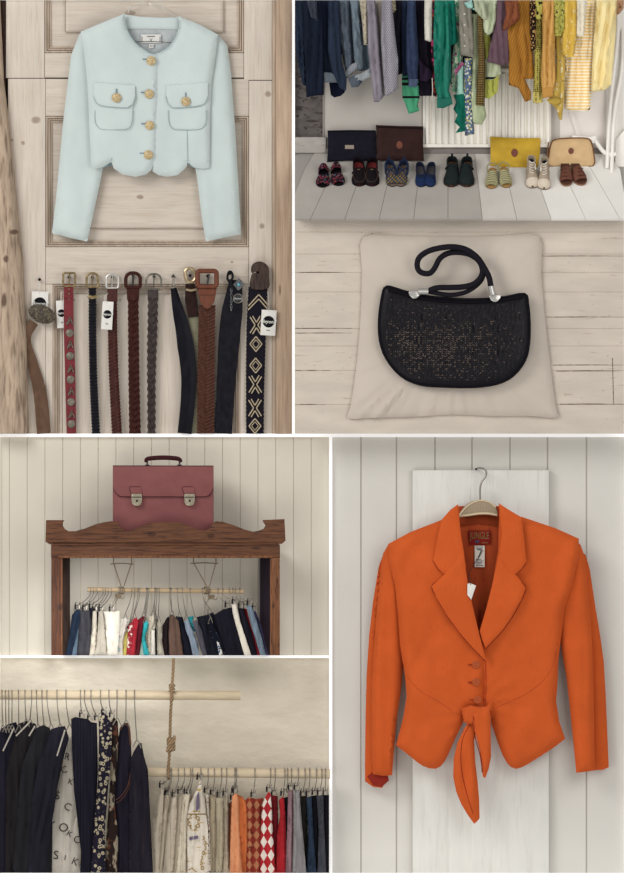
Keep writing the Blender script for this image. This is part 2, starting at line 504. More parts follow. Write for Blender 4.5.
# ---- pale blue jacket
BLUE = '#bfcac8'
blue = mat('pale_blue_wool', BLUE, .9, [('noise', 1.2, 1.2, .5, .4, '#b6c4c4')], var=(.035, 30, 40), sheen=.1)
blue_d = mat('pale_blue_seam', '#92a8ab', .9, var=None)
satin = mat('silver_lining', '#aeb4b5', .5, var=(.08, 8, 12))
k1 = 2.137
def z1(L): return [(x / k1, y / k1) for x, y in L]
J = thing('jacket', 'pale blue cropped jacket with gold buttons and scalloped hem on the door', 'jacket', 150, 240, 2)
lsl = z1([(188, 66), (170, 72), (152, 118), (136, 250), (119, 430), (111, 498), (148, 508), (186, 516), (197, 470), (216, 380), (226, 330), (214, 200), (205, 100)])
rsl = z1([(455, 72), (472, 80), (486, 98), (494, 160), (503, 280), (510, 400), (515, 501), (478, 508), (440, 516), (432, 470), (421, 380), (412, 330), (424, 200), (430, 100)])
puff(lsl, 6, 9, 8, 4, folds(16, 1.3, 2, lamy=90)).build('sleeve', blue, J)
puff(rsl, 6, 9, 8, 4, folds(16, 1.3, 5, lamy=90)).build('sleeve', blue, J)
puff(z1([(262, 34), (385, 40), (388, 90), (440, 345), (200, 345), (255, 90)]), 5.5, 2, 3, 5).build('back_lining', satin, J)
puff(z1([(196, 340), (242, 330), (246, 352), (220, 359), (200, 361)]), 8, 3, 3, 3).build('back_hem', blue_d, J)
puff(z1([(395, 330), (446, 340), (446, 360), (420, 360), (397, 352)]), 8, 3, 3, 3).build('back_hem', blue_d, J)
puff(z1([(263, 30), (300, 36), (345, 38), (383, 37), (386, 64), (345, 62), (300, 62), (262, 62)]), 7.5, 2.4, 2.5, 3).build('collar', blue, J)
rf = z1([(381, 34), (425, 52), (466, 74), (462, 110), (452, 180), (449, 250), (448, 352), (446, 359), (432, 361), (415, 358), (401, 347), (398, 358), (380, 374), (358, 378), (338, 374), (326, 366), (316, 340), (318, 117), (340, 113), (362, 100), (376, 78), (383, 58)])
lf = z1([(266, 29), (220, 48), (172, 68), (180, 110), (187, 180), (190, 250), (195, 356), (204, 361), (220, 357), (238, 346), (243, 360), (262, 373), (290, 378), (312, 373), (323, 364), (334, 335), (337, 240), (338, 118), (318, 113), (298, 100), (278, 78), (268, 52)])
puff(rf, 13, 7, 7, 4, folds(30, 1.2, 8, lamy=60)).build('front_panel', blue, J)
puff(lf, 15.5, 7, 6, 4, folds(30, 1.2, 3, lamy=60)).build('front_panel', blue, J)
def seam(pts, r, m, par, name='seam', s_=5):
    return MB().tube(pts, r, 5, smooth=s_).build(name, m, par)
seam([(x, y, 18.3) for x, y in z1([(268, 40), (272, 64), (288, 90), (308, 106), (330, 115)])], .35, blue_d, J, 'neck_edge')
seam([(x, y, 16) for x, y in z1([(383, 44), (378, 72), (362, 98), (340, 113)])], .35, blue_d, J, 'neck_edge')
seam([(x, y, 19) for x, y in z1([(241, 300), (238, 345)])], .25, blue_d, J, 'dart')
seam([(x, y, 16.3) for x, y in z1([(400, 278), (401, 347)])], .25, blue_d, J, 'dart')
def pocket(ox, flip, d):
    f = (lambda L: z1([(ox + (-x if flip else x), y + 176) for x, y in L]))
    o = puff(f([(3, 40), (84, 40), (83, 80), (78, 96), (66, 101), (22, 101), (8, 94), (3, 80)]), d, 1.6, 2, 4).build('pocket', blue, J)
    MB().tube([(x, y, d + .8) for x, y in f([(3, 60), (3, 82), (9, 95), (22, 101), (66, 101), (78, 96), (83, 82), (84, 60)])], .3, 5, smooth=4).build('stitching', blue_d, o)
    o = puff(f([(0, 0), (40, 3), (88, 7), (89, 30), (84, 46), (72, 54), (25, 51), (8, 46), (0, 34)]), d + 1.6, 2, 2, 4).build('pocket_flap', blue, J)
    MB().tube([(x, y, d + 2) for x, y in f([(0, 30), (8, 46), (25, 52), (72, 55), (84, 46), (89, 30)])], .32, 5, smooth=4).build('stitching', blue_d, o)
pocket(200, False, 19)
pocket(444, True, 16.6)
gold = mat('gold_button', '#c4ad80', .6, [('dots', 1.6, .35, '#98835a')], metal=.1, var=(.15, 2, 2))
for i, (bx, by, dd) in enumerate(((323, 130, 19.5), (319, 201, 19.5), (320, 268, 19.5), (317, 331, 19.5), (249, 209, 23), (397, 217, 20))):
    x, y = bx / k1, by / k1
    MB().disc(x, y, dd, 4.7, 1.4, 20, 1.3).build('button', gold, J)
    if i < 4: MB().box(x - 8.5, y - 2.2, dd - .6, x - 3, y - 1.2, dd + .2).build('buttonhole', mat('buttonhole_thread', '#6d8792', .9, var=None), J)
    else: MB().box(x - .6, y - 9, dd - 1.2, x + .5, y - 3.5, dd - .1).build('buttonhole', mat('buttonhole_thread', '#6d8792', .9, var=None), J)
lb = MB().box(141, 34.5, 8.3, 161, 43, 9).build('neck_label', mat('white_label', '#cfcdc8', .8, var=None), J)
ink = mat('grey_ink', '#5b5f66', .8, var=None)
MB().box(147, 36, 9.1, 155, 36.8, 9.3).build('label_bar', ink, lb, smooth=False)
text('V', 151, 40, 9.2, 5, ink, lb, 'letter')
for q in (142, 160): MB().box(q - .3, 36.5, 9.1, q + .3, 42, 9.3).build('label_stitch', ink, lb, smooth=False)
MB().box(149, 44, 8.4, 153.5, 48, 8.9).build('size_tab', mat('white_label', '#cfcdc8', .8, var=None), J)
text('42', 151.2, 46, 9.0, 3, ink, J, 'size_number')
hg = thing('clothes_hanger', 'thin silver wire hanger holding the pale blue jacket', 'hanger', 150, 60, 3)
MB().tube([(128, 13, 6.8), (132, 6, 6), (140, 4.5, 5), (143, 3, 4), (144, -2, 4)], .6, 6, smooth=4).build('wire', mat('silver_wire', '#c4bfb6', .4, metal=.3, var=None), hg)
MB().tube([(149, 3, 4), (152, 4.5, 5), (160, 5, 5), (166, 11, 6), (179, 18, 6.8)], .6, 6, smooth=4).build('wire', mat('silver_wire', '#c4bfb6', .4, metal=.3, var=None), hg)
MB().tube([(132, 42, 9.8), (150, 41.5, 9.8), (172, 42.5, 9.6)], .3, 5).build('cross_bar', DKMETAL, hg)

# ---- nails, belts, tags
k2 = 2.137
def q1(x, y): return (x / k2, 240 + y / k2)
def ribbon(path, width, th, seg=2.2, rows=6, bump=None, edgebump=None):
    """a strap swept along (x, y, d); width may vary; bump(s, u) raises the face, edgebump(s) moves the edges"""
    p = spline(path, 10); L = [0.0]
    for a, b in zip(p, p[1:]): L.append(L[-1] + (b - a).length)
    N = max(4, int(L[-1] / seg)); mb = MB(); vs = []
    Lp = np.array(L); arr = np.array([tuple(q) for q in p])
    ws = np.linspace(0, 1, len(width)) if not callable(width) else None
    for i in range(N + 1):
        s_ = L[-1] * i / N
        c = Vector([float(np.interp(s_, Lp, arr[:, k])) for k in range(3)])
        e = min(L[-1], s_ + 1.5); b0 = max(0, s_ - 1.5)
        t = Vector([float(np.interp(e, Lp, arr[:, k]) - np.interp(b0, Lp, arr[:, k])) for k in range(3)]); t.normalize()
        sd = t.cross(Vector((0, 0, 1))); sd.normalize(); sd = -sd
        w = (width(s_) if callable(width) else float(np.interp(i / N, ws, width))) / 2
        if edgebump: w += edgebump(s_)
        nrm = Vector((0, 0, 1))
        for j in range(rows + 1):
            u = -1 + 2 * j / rows
            h = th / 2 * (1 - .5 * u ** 4) + (bump(s_, u) if bump else 0)
            vs.append(c + sd * (u * w) + nrm * h)
        for j in range(rows + 1):
            u = 1 - 2 * j / rows
            vs.append(c + sd * (u * w) - nrm * th / 2)
    m = 2 * (rows + 1); fs = []
    for i in range(N):
        for j in range(m):
            fs.append((i * m + j, i * m + (j + 1) % m, (i + 1) * m + (j + 1) % m, (i + 1) * m + j))
    fs.append(tuple(range(m - 1, -1, -1))); fs.append(tuple(range(N * m, N * m + m)))
    return mb.add(vs, fs)
def braid(lam=4.5, amp=.9, k=.5): return lambda s_, u: amp * math.sin(TAU * (s_ / lam + k * abs(u))) * (1 - .4 * u * u)
def nail(x, y, where, d=0):
    o = MB().disc(x, y, d, 1.5, 6.5, 12, .3).build('nail', NAILM, None)
    tag(o, f'black iron nail in the door carrying {where}', 'nail', 'nails along the door')
def belt(label, x=None, y=None): return thing('belt', label, 'belt', x, 433, 3, 'belts hanging from nails on the door')
def frame_buckle(cx, cy, w, h, m, par, d=7, r=1.1, round_top=True, prong=True, prongm=None):
    o = rrect(cx - w / 2, cy - h / 2, cx + w / 2, cy + h / 2, w * .42 if round_top else 1.6, 5, 1.6)
    b = MB().tube([(x, y, d) for x, y in o], r, 8, closed=True).build('buckle', m, par)
    if prong: MB().tube([(cx - .3, cy + h / 2 + 1, d), (cx, cy, d + 1.2), (cx + .5, cy - h / 2 + 1, d + 1)], r * .6, 6).build('prong', prongm or m, b)
    return b
BOT = 433.5
# 1 brown suede with oval buckle
suede = mat('brown_suede', '#6d5341', .95, [('noise', 5, 9, .55, .3, '#5d4434')], var=(.12, 6, 10), sheen=.2)
b = belt('brown suede belt with a large dark oval buckle beside the log post', 35)
ribbon([(34, 322, 6), (27, 334, 8), (27, 345, 6), (32, 362, 5), (40, 393, 4), (44, BOT, 4)], [10, 9, 11, 13, 14, 14], 1.4).build('strap', suede, b)
obz = mat('carved_bronze', '#453c31', .6, [('squig', 4, .03, '#776a50')], metal=.2, var=(.2, 3, 3), bump=(1.5, 1.5, .6))
c, s_ = math.cos(.38), math.sin(.38)
MB().disc(0, 0, 0, 14.2, 1.6, 28, 2, ry=9).build('buckle', obz, b, xf=lambda v: (42 + v[0] * c - v[1] * s_, 314 + v[0] * s_ + v[1] * c, 9 + v[2]))
# 2 red studded
red = mat('red_leather', '#7f2b32', .6, [('noise', 5, 5, .55, .3, '#7a2932')], var=(.12, 6, 8))
b = belt('red leather belt set with round studs and chevrons', 70)
ribbon([(68.5, 284, 6), (68.8, 330, 5), (70, 370, 4.5), (71.5, BOT, 4.5)], [9.5, 10, 10.5, 9.5], 1.6).build('strap', red, b)
ribbon([(63.5, 297, 7), (68.5, 296.5, 7.8), (73.5, 297, 7)], [3, 3], 1).build('loop', red, b)
frame_buckle(69.2, 279.5, 12, 13, BRASS, b, round_top=False)
stud = mat('pewter_stud', '#7f7768', .5, [('dots', 1.5, .3, '#565043')], metal=.3, var=(.2, 2, 2))
for i, yy in enumerate((333, 356, 379.5, 402, 424)):
    MB().disc(69.6 + (yy - 330) * .02, yy, 5.8, 4.0, 1.0, 14, .9).build('stud', stud, b)
for yy in (320, 344, 368, 391, 413.5):
    xx = 69.6 + (yy - 330) * .02
    MB().tube([(xx - 2.6, yy + 4.5, 6.4), (xx + .6, yy - 3.4, 7), (xx + 3, yy + 4, 6.4)], .8, 6).tube([(xx - 1, yy + 3.5, 6.6), (xx + .6, yy, 7), (xx + 2.4, yy + 1.4, 6.6)], .6, 5).build('chevron_stud', stud, b)
for yy in (289, 294, 299): MB().disc(69, yy, 6.6, .9, .4, 10).build('eyelet', BRASS, b)
# 3 black plaited
blk = mat('black_leather', '#232228', .55, var=(.15, 5, 5))
b = belt('thin black plaited belt with an arched brass buckle', 93)
ribbon([(92.5, 288, 5.5), (92.5, 330, 5), (93.5, 380, 4.5), (96, BOT, 4.5)], [7.5, 7.5, 7.8, 8], 1.8, .9, 6, braid(3.2, .7), lambda s_: .5 * math.sin(TAU * s_ / 3.2)).build('strap', blk, b)
frame_buckle(92.3, 280, 11.5, 13.5, BRASS, b, r=1.2)
ribbon([(87.5, 296, 7), (92.5, 297.5, 8), (97.5, 296, 7)], [3.2, 3.2], 1).build('loop', BRASS, b)
# 4 brown twin braid, silver buckle
brn = mat('chestnut_leather', '#4f2620', .55, [('noise', 3, 6, .55, .2, '#3b1b18')], var=(.15, 4, 6))
b = belt('chestnut brown belt with woven edges and silver buckle', 113)
ribbon([(112.3, 287, 6), (112.3, 302, 6)], [10.5, 10.5], 2).build('leather_end', brn, b)
ribbon([(112.5, 300, 5), (112.8, 340, 5), (114, 380, 4.5), (117, BOT, 4.5)], [9, 9.4, 9.6, 10], 1.8, .9, 8, lambda s_, u: .9 * math.sin(TAU * (s_ / 3.4 + (.5 if u > 0 else 0))) * (abs(u) ** .5) - (.8 if abs(u) < .2 else 0), lambda s_: .5 * math.sin(TAU * s_ / 3.4)).build('strap', brn, b)
frame_buckle(112.2, 281, 12, 13.5, mat('bright_nickel', '#b7b4ae', .35, metal=.5, var=None), b, r=1.1)
# 5 wide brown braid
b5 = mat('dark_brown_plait', '#4a2a25', .55, [('noise', 3, 6, .55, .2, '#33191a')], var=(.15, 4, 6))
b = belt('dark brown chunky braided belt with a leather covered buckle', 133)
ribbon([(133, 287, 6), (133, 300, 6)], [13, 12], 2.4).build('leather_end', b5, b)
ribbon([(133.2, 299, 5), (133.6, 340, 5), (134, 380, 4.5), (135, BOT, 4.5)], [10.5, 10.8, 11, 11.5], 2, .9, 8, braid(6, 1.2, .6), lambda s_: .3 * math.sin(TAU * s_ / 6)).build('strap', b5, b)
frame_buckle(133, 280, 14.5, 14, b5, b, r=1.8, prongm=DKMETAL)
# 6 taupe braid
b6 = mat('taupe_plait', '#4b403e', .6, [('noise', 3, 6, .5, .2, '#332a2c')], var=(.15, 4, 6))
b = belt('dark taupe braided belt with a ring buckle', 152)
ribbon([(153, 288, 6), (153, 298, 6)], [11, 10.5], 2.2).build('leather_end', b6, b)
ribbon([(153, 297, 5), (152.5, 330, 5), (151.5, 370, 4.5), (151.5, BOT, 4.5)], [10, 9.5, 8, 8], 2, .9, 8, braid(7.5, 1.3, .7), lambda s_: .5 * math.sin(TAU * s_ / 7.5)).build('strap', b6, b)
frame_buckle(153.8, 281.5, 15, 15, mat('dull_nickel', '#6f6a60', .4, metal=.7, var=None), b, r=1.0)
# 7 black satin sash
b7 = mat('black_satin', '#1e1d24', .35, var=(.2, 5, 12))
b = belt('smooth black sash belt with a silver clip hook', 180)
ribbon([(173.5, 288, 6.5), (177, 305, 8), (184, 335, 8), (188.5, 370, 7.5), (188, 400, 7.5), (184.5, BOT, 7.5)], [6, 13, 17, 15.5, 14.5, 14], 1.6, 2, 8, lambda s_, u: .9 * math.cos(u * 3)).build('strap', b7, b)
MB().tube([(173.3, 274, 7), (171.5, 277, 7), (173.5, 280, 7), (175, 277, 7)], .7, 6, closed=True).tube([(173.4, 280, 7), (173.6, 285, 7)], 1.3, 8).tube([(170, 287, 7), (173.5, 284, 7), (177, 287, 7)], .8, 6).build('clip_hook', METAL, b)
# 8 brass buckle, olive webbing
b8 = mat('olive_webbing', '#8b8771', .8, [('ds', 2.2, .4, '#6d6a56', .9)], var=(.1, 4, 6))
dkl = mat('dark_brown_leather', '#33221f', .5, var=(.15, 4, 6))
b = belt('olive woven belt with dark leather end and shiny brass buckle', 194)
ribbon([(192, 305, 3.6), (195, 330, 3.4), (196, 370, 3.4), (195, BOT, 3.4)], [10, 12, 13, 11], 1.2, 1.2, 8, braid(2.4, .4, .7)).build('strap', b8, b)
ribbon([(190, 284, 6), (191, 300, 5.5), (193.5, 317, 5.2)], [9, 12.5, 10], 1.6).build('leather_end', dkl, b)
shb = mat('shiny_brass', '#a69272', .3, metal=.6, var=None)
MB().tube([(x, y, 7) for x, y in sm([(185, 272), (188, 268.5), (192, 269), (195, 273), (195, 279), (191, 282), (186.5, 280)], 4)], 1.8, 8, closed=True).build('buckle', shb, b)
MB().tube([(186, 289.5, 7.2), (191, 290.5, 7.8), (196.5, 289.5, 7.2)], 1.3, 8).build('loop', shb, b)
# 9 tan woven belt
tan = mat('tan_leather', '#75432f', .5, [('noise', 6, 6, .5, .3, '#75381f')], var=(.1, 5, 6))
tanw = mat('tan_weave', '#5f3c2f', .6, [('noise', 2, 2, .5, .2, '#52291d')], var=(.15, 3, 4))
b = belt('wide tan woven leather belt with a square leather buckle', 206)
ribbon([(207.3, 305, 8), (206.5, 340, 7), (206, 380, 6.5), (205.5, BOT, 6.5)], [16.5, 17, 17, 17], 2, .8, 12, lambda s_, u: .9 * math.sin(TAU * (s_ / 3.4 + 1.1 * abs(u))) - (.8 if abs(u) < .1 else 0), lambda s_: .4 * math.sin(TAU * s_ / 3.4)).build('strap', tanw, b)
MB().slab(sm([(199, 286), (215, 286), (215.5, 296), (213, 304), (207.5, 309), (202, 305), (199, 297)], 3), 9.6, 12, .8).build('leather_end', tan, b)
ribbon([(198, 292, 13), (207, 292, 13.4), (216, 292, 13)], [5.5, 5.5], 1.2).build('loop', tan, b)
MB().tube([(x, y, 13) for x, y in rrect(197.5, 271, 216.5, 286.5, 2.5, 4, 2.5)], 2.4, 10, closed=True).build('buckle', tan, b)
MB().tube([(207, 287, 13.5), (208, 280, 15), (209, 274, 14)], .9, 6).build('prong', DKMETAL, b)
# 10 black belt with conchos
b = belt('wide black belt with two silver discs and a short chain', 228)
ribbon([(236, 280, 5), (233.5, 300, 5), (230, 330, 5), (227, 370, 4.5), (225, 400, 4.5), (223, BOT, 4.5)], [13, 21, 21.5, 19.5, 18, 18], 1.8, 2, 8).build('strap', mat('worn_black_leather', '#212027', .5, [('noise', 30, 1.2, .72, .05, '#38373b')], var=(.2, 5, 8)), b)
MB().tube([(x, y, 7.5) for x, y in sm([(228, 274), (229.5, 271.5), (232, 273), (232.5, 278), (230, 281), (227.5, 279)], 3)], 1.2, 6, closed=True).tube([(229, 280, 7), (231, 284, 7.5), (233, 289, 7)], 1.8, 8).build('leather_loop', blk, b)
sil = mat('old_silver', '#787a7c', .4, [('squig', 1.6, .06, '#3c3e44')], metal=.5, var=(.2, 2, 2))
o = MB().slab([(239, 278), (245, 284.5), (238.5, 291), (233, 284.5)], 6.6, 8, .5).build('concho', sil, b)
MB().ball(238.6, 284.6, 8.4, 1.7, 1.7, 1.2, 10, 6).build('turquoise_stone', mat('turquoise', '#62a3b5', .3, var=None), o)
o = MB().disc(238, 298.5, 6.6, 5, 1.2, 22).build('concho', mat('dark_disc', '#34363b', .4, metal=.4, var=None), b)
MB().tube([(238 + 4.6 * math.cos(a), 298.5 + 4.6 * math.sin(a), 8) for a in [TAU * i / 22 for i in range(22)]], .35, 5, closed=True).build('rim', METAL, o)
text('Beyond', 238, 298.5, 8.1, 2.6, mat('pale_ink', '#c9c6be', .7, var=None), o, shear=.3)
m = MB()
for i in range(9):
    yy = 287 + i * 2.8; m.tube([(231.3 + 1.0 * math.cos(a) * (1 if i % 2 else .5), yy + 1.7 * math.sin(a), 7.4) for a in [TAU * k / 8 for k in range(8)]], .4, 5, closed=True)
m.build('chain', sil, b)
# 11 patterned belt with wooden ring
b = belt('black belt woven with cream crosses and diamonds under a wooden hook ring', 256)
wood = mat('rosewood', '#4d3931', .5, [('noise', 1.6, 14, .5, .12, '#2f2120')], var=(.2, 3, 12))
ring = [(250.5, 288.5), (251.5, 274.8), (255, 273), (258.8, 273.4), (257.6, 271.2), (252, 273), (251, 270), (252, 265), (256, 262), (261, 261.5), (266, 264), (269, 269), (269, 277), (268.2, 288.5)]
MB().slab(sm(ring, 3), 6, 9.5, .8).build('buckle', wood, b)
ribbon([(258, 287, 6), (256.5, 320, 5.5), (255.8, 350, 5), (255, 390, 5), (255, BOT, 5)], [19, 19.5, 19, 18, 17.5], 1.6, 1.5, 8, None, lambda s_: .35 * math.sin(TAU * s_ / 2.4)).build('strap', mat('black_weave', '#201f2a', .9, [('hs', 1.6, .35, '#242126')], var=(.1, 2, 2)), b)
cream = mat('cream_thread', '#b5a68c', .9, var=(.1, 2, 2))
def line_(pts, r=.62): return merge([MB().tube([(*a, 7.2), (*b_, 7.2)], r, 6) for a, b_ in zip(pts, pts[1:])])
def motif(name, mbs): return merge(mbs).build(name, cream, b)
motif('woven_chevron', [line_([(248.5, 306), (258.8, 294.5), (268, 305)]), line_([(248, 310), (258.8, 299), (267.6, 309)])])
def dm(cy, cx): return motif('woven_diamond', [line_([(cx - 6, cy), (cx, cy - 7.5), (cx + 6, cy), (cx, cy + 7.5), (cx - 6, cy)]), line_([(cx - 3.4, cy), (cx, cy - 4.4), (cx + 3.4, cy), (cx, cy + 4.4), (cx - 3.4, cy)], .4)])
def xm(cy, cx): return motif('woven_cross', [line_([(cx - 6.4, cy - 8), (cx - 1.4, cy), (cx - 6.4, cy + 8)]), line_([(cx + 6.4, cy - 8), (cx + 1.4, cy), (cx + 6.4, cy + 8)]), line_([(cx - 3.8, cy - 9), (cx, cy - 2.6), (cx + 3.8, cy - 9)]), line_([(cx - 3.8, cy + 9), (cx, cy + 2.6), (cx + 3.8, cy + 9)])])
xm(325, 256.5); dm(344, 256); dm(365.5, 255.7); xm(384.5, 255.3); xm(408, 255); dm(426, 255)
for x, y, w in ((39.5, 279.5, 'the oval buckle belt'), (69, 277.3, 'the red studded belt'), (92.3, 277.5, 'the thin black plaited belt'), (112.3, 277.2, 'the chestnut belt'), (133, 275.8, 'the chunky braided belt'), (154, 276.5, 'the taupe braided belt'), (173.3, 276, 'the black sash'), (190, 275.5, 'the brass buckled olive belt'), (207.5, 276, 'the wide tan belt'), (229.5, 273.5, 'the belt with silver discs'), (257.5, 272.3, 'the patterned woven belt')):
    nail(x, y, w)
# paper tags
paper = mat('white_card', '#d8d5cf', .8, var=(.03, 5, 5))
bink = mat('black_print', '#1d1c20', .8, var=None)
pink = mat('paper_lettering', '#d8d5cf', .8, var=None)
def ptag(x0, y0, x1, y1, d, lab, rot=0, string=None):
    cx, cy = (x0 + x1) / 2, (y0 + y1) / 2; w, h = (x1 - x0) / 2, (y1 - y0) / 2
    t = thing('price_tag', lab, 'tag', cx, y1, d)
    c, s_ = math.cos(rot), math.sin(rot)
    xf = lambda v: (cx + v[0] * c - v[1] * s_, cy + v[0] * s_ + v[1] * c, v[2] + d)
    MB().slab([(-w, -h), (w, -h), (w, h), (-w, h)], 0, .6, .1).build('card', paper, t, xf=xf)
    o = MB().disc(0, -h * .08, .6, w * .78, .15, 22).build('logo_disc', bink, t, xf=xf)
    mbt = text('Beyond', 0, -h * .08, .95, w * .64, pink, 'mb', shear=.35, bold=.012)
    mbt.build('lettering', pink, t, smooth=False, xf=xf)
    MB().box(-w * .25, h * .55, .6, w * .25, h * .64, .75).build('printed_line', mat('grey_print', '#8d8a88', .8, var=None), t, xf=xf, smooth=False)
    if string: MB().tube(string, .25, 5).build('string', mat('white_string', '#c8c5bf', .8, var=None), t)
ptag(31.5, 291.5, 48, 318, 3, 'white paper tag with black logo behind the oval bronze buckle', .03, [(39.6, 279, 5), (39.4, 287, 4), (39.6, 294, 3.8)])
ptag(56.5, 300.5, 66.5, 328, 2.5, 'white paper tag half hidden behind the red studded belt', -.05)
ptag(101.8, 301.5, 112.8, 329.5, 9, 'white paper tag with oval logo in front of the chestnut belt', .06, [(108, 293, 8), (104, 299, 8.6), (107, 303, 9.8)])
ptag(261, 310, 276, 335.5, 9, 'white paper tag with round logo pinned at the patterned belt', .06, [(268, 291, 8), (269, 305, 8.6), (269, 312, 9.8)])
# ================================================================ bay 2: rail of clothes above a radiator, bags and shoes
def wbox(name, m, *a, b=0, kind='structure'):
    return tag(MB().box(*a, b=b).build(name, m, None, smooth=bool(b)), kind=kind)
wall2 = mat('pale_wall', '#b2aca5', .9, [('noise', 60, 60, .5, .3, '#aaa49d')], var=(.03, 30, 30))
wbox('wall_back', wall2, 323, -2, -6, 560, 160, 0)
wbox('wall_back', mat('pale_wall_lit', '#d6cfc9', .9, var=(.03, 30, 30)), 560, -2, -6, 606, 160, 0)  # same wall, the light on its right end put into the colour
wbox('wall_right', mat('white_side_wall', '#dcd8d2', .9, var=(.02, 30, 30)), 606, -2, -6, 624, 218.5, 4)
wbox('wall_left', mat('grey_stone', '#67605d', .95, [('noise', 16, 5, .56, .12, '#453f3d'), ('noise', 4, 3, .62, .05, '#3a3433', 5)], var=(.12, 12, 8), bump=(6, 3, .5)), 295, -2, -6, 323, 140, -1)
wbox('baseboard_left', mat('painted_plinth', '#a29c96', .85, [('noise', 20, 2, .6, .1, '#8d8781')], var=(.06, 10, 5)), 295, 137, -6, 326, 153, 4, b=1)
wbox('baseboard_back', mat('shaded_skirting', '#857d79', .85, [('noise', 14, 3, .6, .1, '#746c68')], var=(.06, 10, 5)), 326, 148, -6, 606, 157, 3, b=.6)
wbox('trim_6', mat('wall_edge', '#8d8680', .8, var=None), 322.6, -2, -2, 324.2, 140, 1)
# floor boards running towards the room, sloping down to the viewer
FY0, FK = 151.0, 1.0   # floor meets the wall here; depth grows as much as the drop
def fl(x, y, h=0): return (x, y - h * .707, (y - FY0) * FK + h * .707)
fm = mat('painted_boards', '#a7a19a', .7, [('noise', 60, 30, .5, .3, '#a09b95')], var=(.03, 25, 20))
fm2 = mat('painted_boards_lit', '#dad7d1', .7, [('noise', 60, 30, .5, .3, '#d4d1cb')], var=(.02, 25, 20))  # lit and mid boards: light from the right painted into their colour
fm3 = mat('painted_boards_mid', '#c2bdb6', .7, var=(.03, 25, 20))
xs = [-240 + 27 * i for i in range(24)]
xs = [448 + 27 * i for i in range(-8, 9)]
floor = thing('floor', None, None, 448, 218, 30, kind='structure')
def fx(xt, y): return 448 + (xt - 448) * (1 + .27 * (y - 155) / 63)
def clipx(x): return max(294.9, min(624, x))
for a, b_ in zip(xs, xs[1:]):
    g = .2
    vs = []
    for y in (151, 170, 194, 218.6):
        for q in (a, b_):
            x = fx(q, y) + (g if q == a else -g)
            vs.append((clipx(x), y, (y - FY0)))
    n = len(vs)
    fs = [(2 * i, 2 * i + 1, 2 * i + 3, 2 * i + 2) for i in range(3)]
    vs2 = [(x, y + 2, d - 2) for x, y, d in vs]
    fs2 = [tuple(n + k for k in reversed(f)) for f in fs] + [(0, 2, n + 2, n), (2, 4, n + 4, n + 2), (4, 6, n + 6, n + 4), (1, n + 1, n + 3, 3), (3, n + 3, n + 5, 5), (5, n + 5, n + 7, 7), (0, n, n + 1, 1), (6, 7, n + 7, n + 6)]
    if clipx(fx(b_, 219)) - clipx(fx(a, 219)) < .5: continue
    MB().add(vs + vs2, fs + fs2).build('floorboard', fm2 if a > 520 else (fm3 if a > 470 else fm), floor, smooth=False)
MB().add([(295, 151.6, -1.2), (624, 151.6, -1.2), (624, 218.4, 66), (295, 218.4, 66), (295, 218.4, 50), (624, 218.4, 50), (624, 160, -6), (295, 160, -6)], [(0, 1, 2, 3), (3, 2, 5, 4), (4, 5, 6, 7), (7, 6, 1, 0), (0, 3, 4, 7), (1, 6, 5, 2)]).build('underfloor', mat('gap_grey', '#98938d', .9, var=None), floor, smooth=False)

# radiator
rad = thing('radiator', 'white ribbed panel radiator behind the hanging clothes', 'radiator', 486, 147, 2)
rm = mat('radiator_enamel', '#e4dfd5', .5, var=(.02, 20, 20))
MB().box(423, 70, 1, 551, 147.5, 4, b=.8).build('panel', rm, rad)
for i in range(20):
    x = 427.3 + i * 6.35
    MB().add([(x + q, y, d) for y in (74, 144) for q, d in ((-3.17, 3.2), (-2.5, 3.6), (-1.9, 5.6), (-1.2, 6.4), (1.2, 6.4), (1.9, 5.6), (2.5, 3.6), (3.17, 3.2))], [(k, k + 1, k + 9, k + 8) for k in range(7)]).build('rib', rm, rad)
MB().box(422.5, 68.5, 1, 551.5, 71.5, 7, b=.8).build('top_rail', rm, rad)
MB().box(422.5, 144, 1, 551.5, 147.5, 7, b=.8).build('bottom_rail', rm, rad)
# pipes by the right-hand corner
pm = mat('pipe_enamel', '#dedad4', .4, var=(.02, 20, 20))
pp = thing('heating_pipe', 'white painted heating pipe bending into the corner behind the tan bag', 'pipe', 600, 170, 8)
MB().tube([(572, 137, 6), (590, 139, 6), (595, 140, 8), (598, 144, 12), (603, 151, 16), (609, 154.5, 18), (616, 154, 18)], 2.3, 10, smooth=4).build('elbow_pipe', pm, pp)
MB().tube([(595, 143, 6), (594, 136, 6)], 3.6, 12).build('valve', pm, pp)
for x0, y0, x1, y1, lab in ((618.5, -2, 607, 168, 'slim white upright pipe in the corner, further from the frame edge'), (623, 30, 611.5, 174, 'slim white upright pipe in the corner, closest to the frame edge')):
    tag(MB().tube([(x0, y0, 10), (x0 - 1, y0 + 40, 12), (x1 + 3, y1 - 60, 16), (x1, y1, 20)], 2, 10, smooth=4).build('upright_pipe', pm, None), lab, 'pipe')
rd = thing('side_radiator', 'white radiator end standing at the right corner by the pipes', 'radiator', 617, 178, 14)
MB().box(613, 168, 6, 617, 173, 14, b=1).build('foot', pm, rd)
MB().slab([(615, 140), (626, 128), (626, 186), (619, 178), (615, 172)], 6, 14, 1.2).build('panel', pm, rd)
tag(MB().tube([(566.5, 96, 3), (570, 112, 4), (577, 134, 5)], .5, 6).build('cable', pm, None), 'thin white cable hanging behind the striped yellow skirt', 'cable')

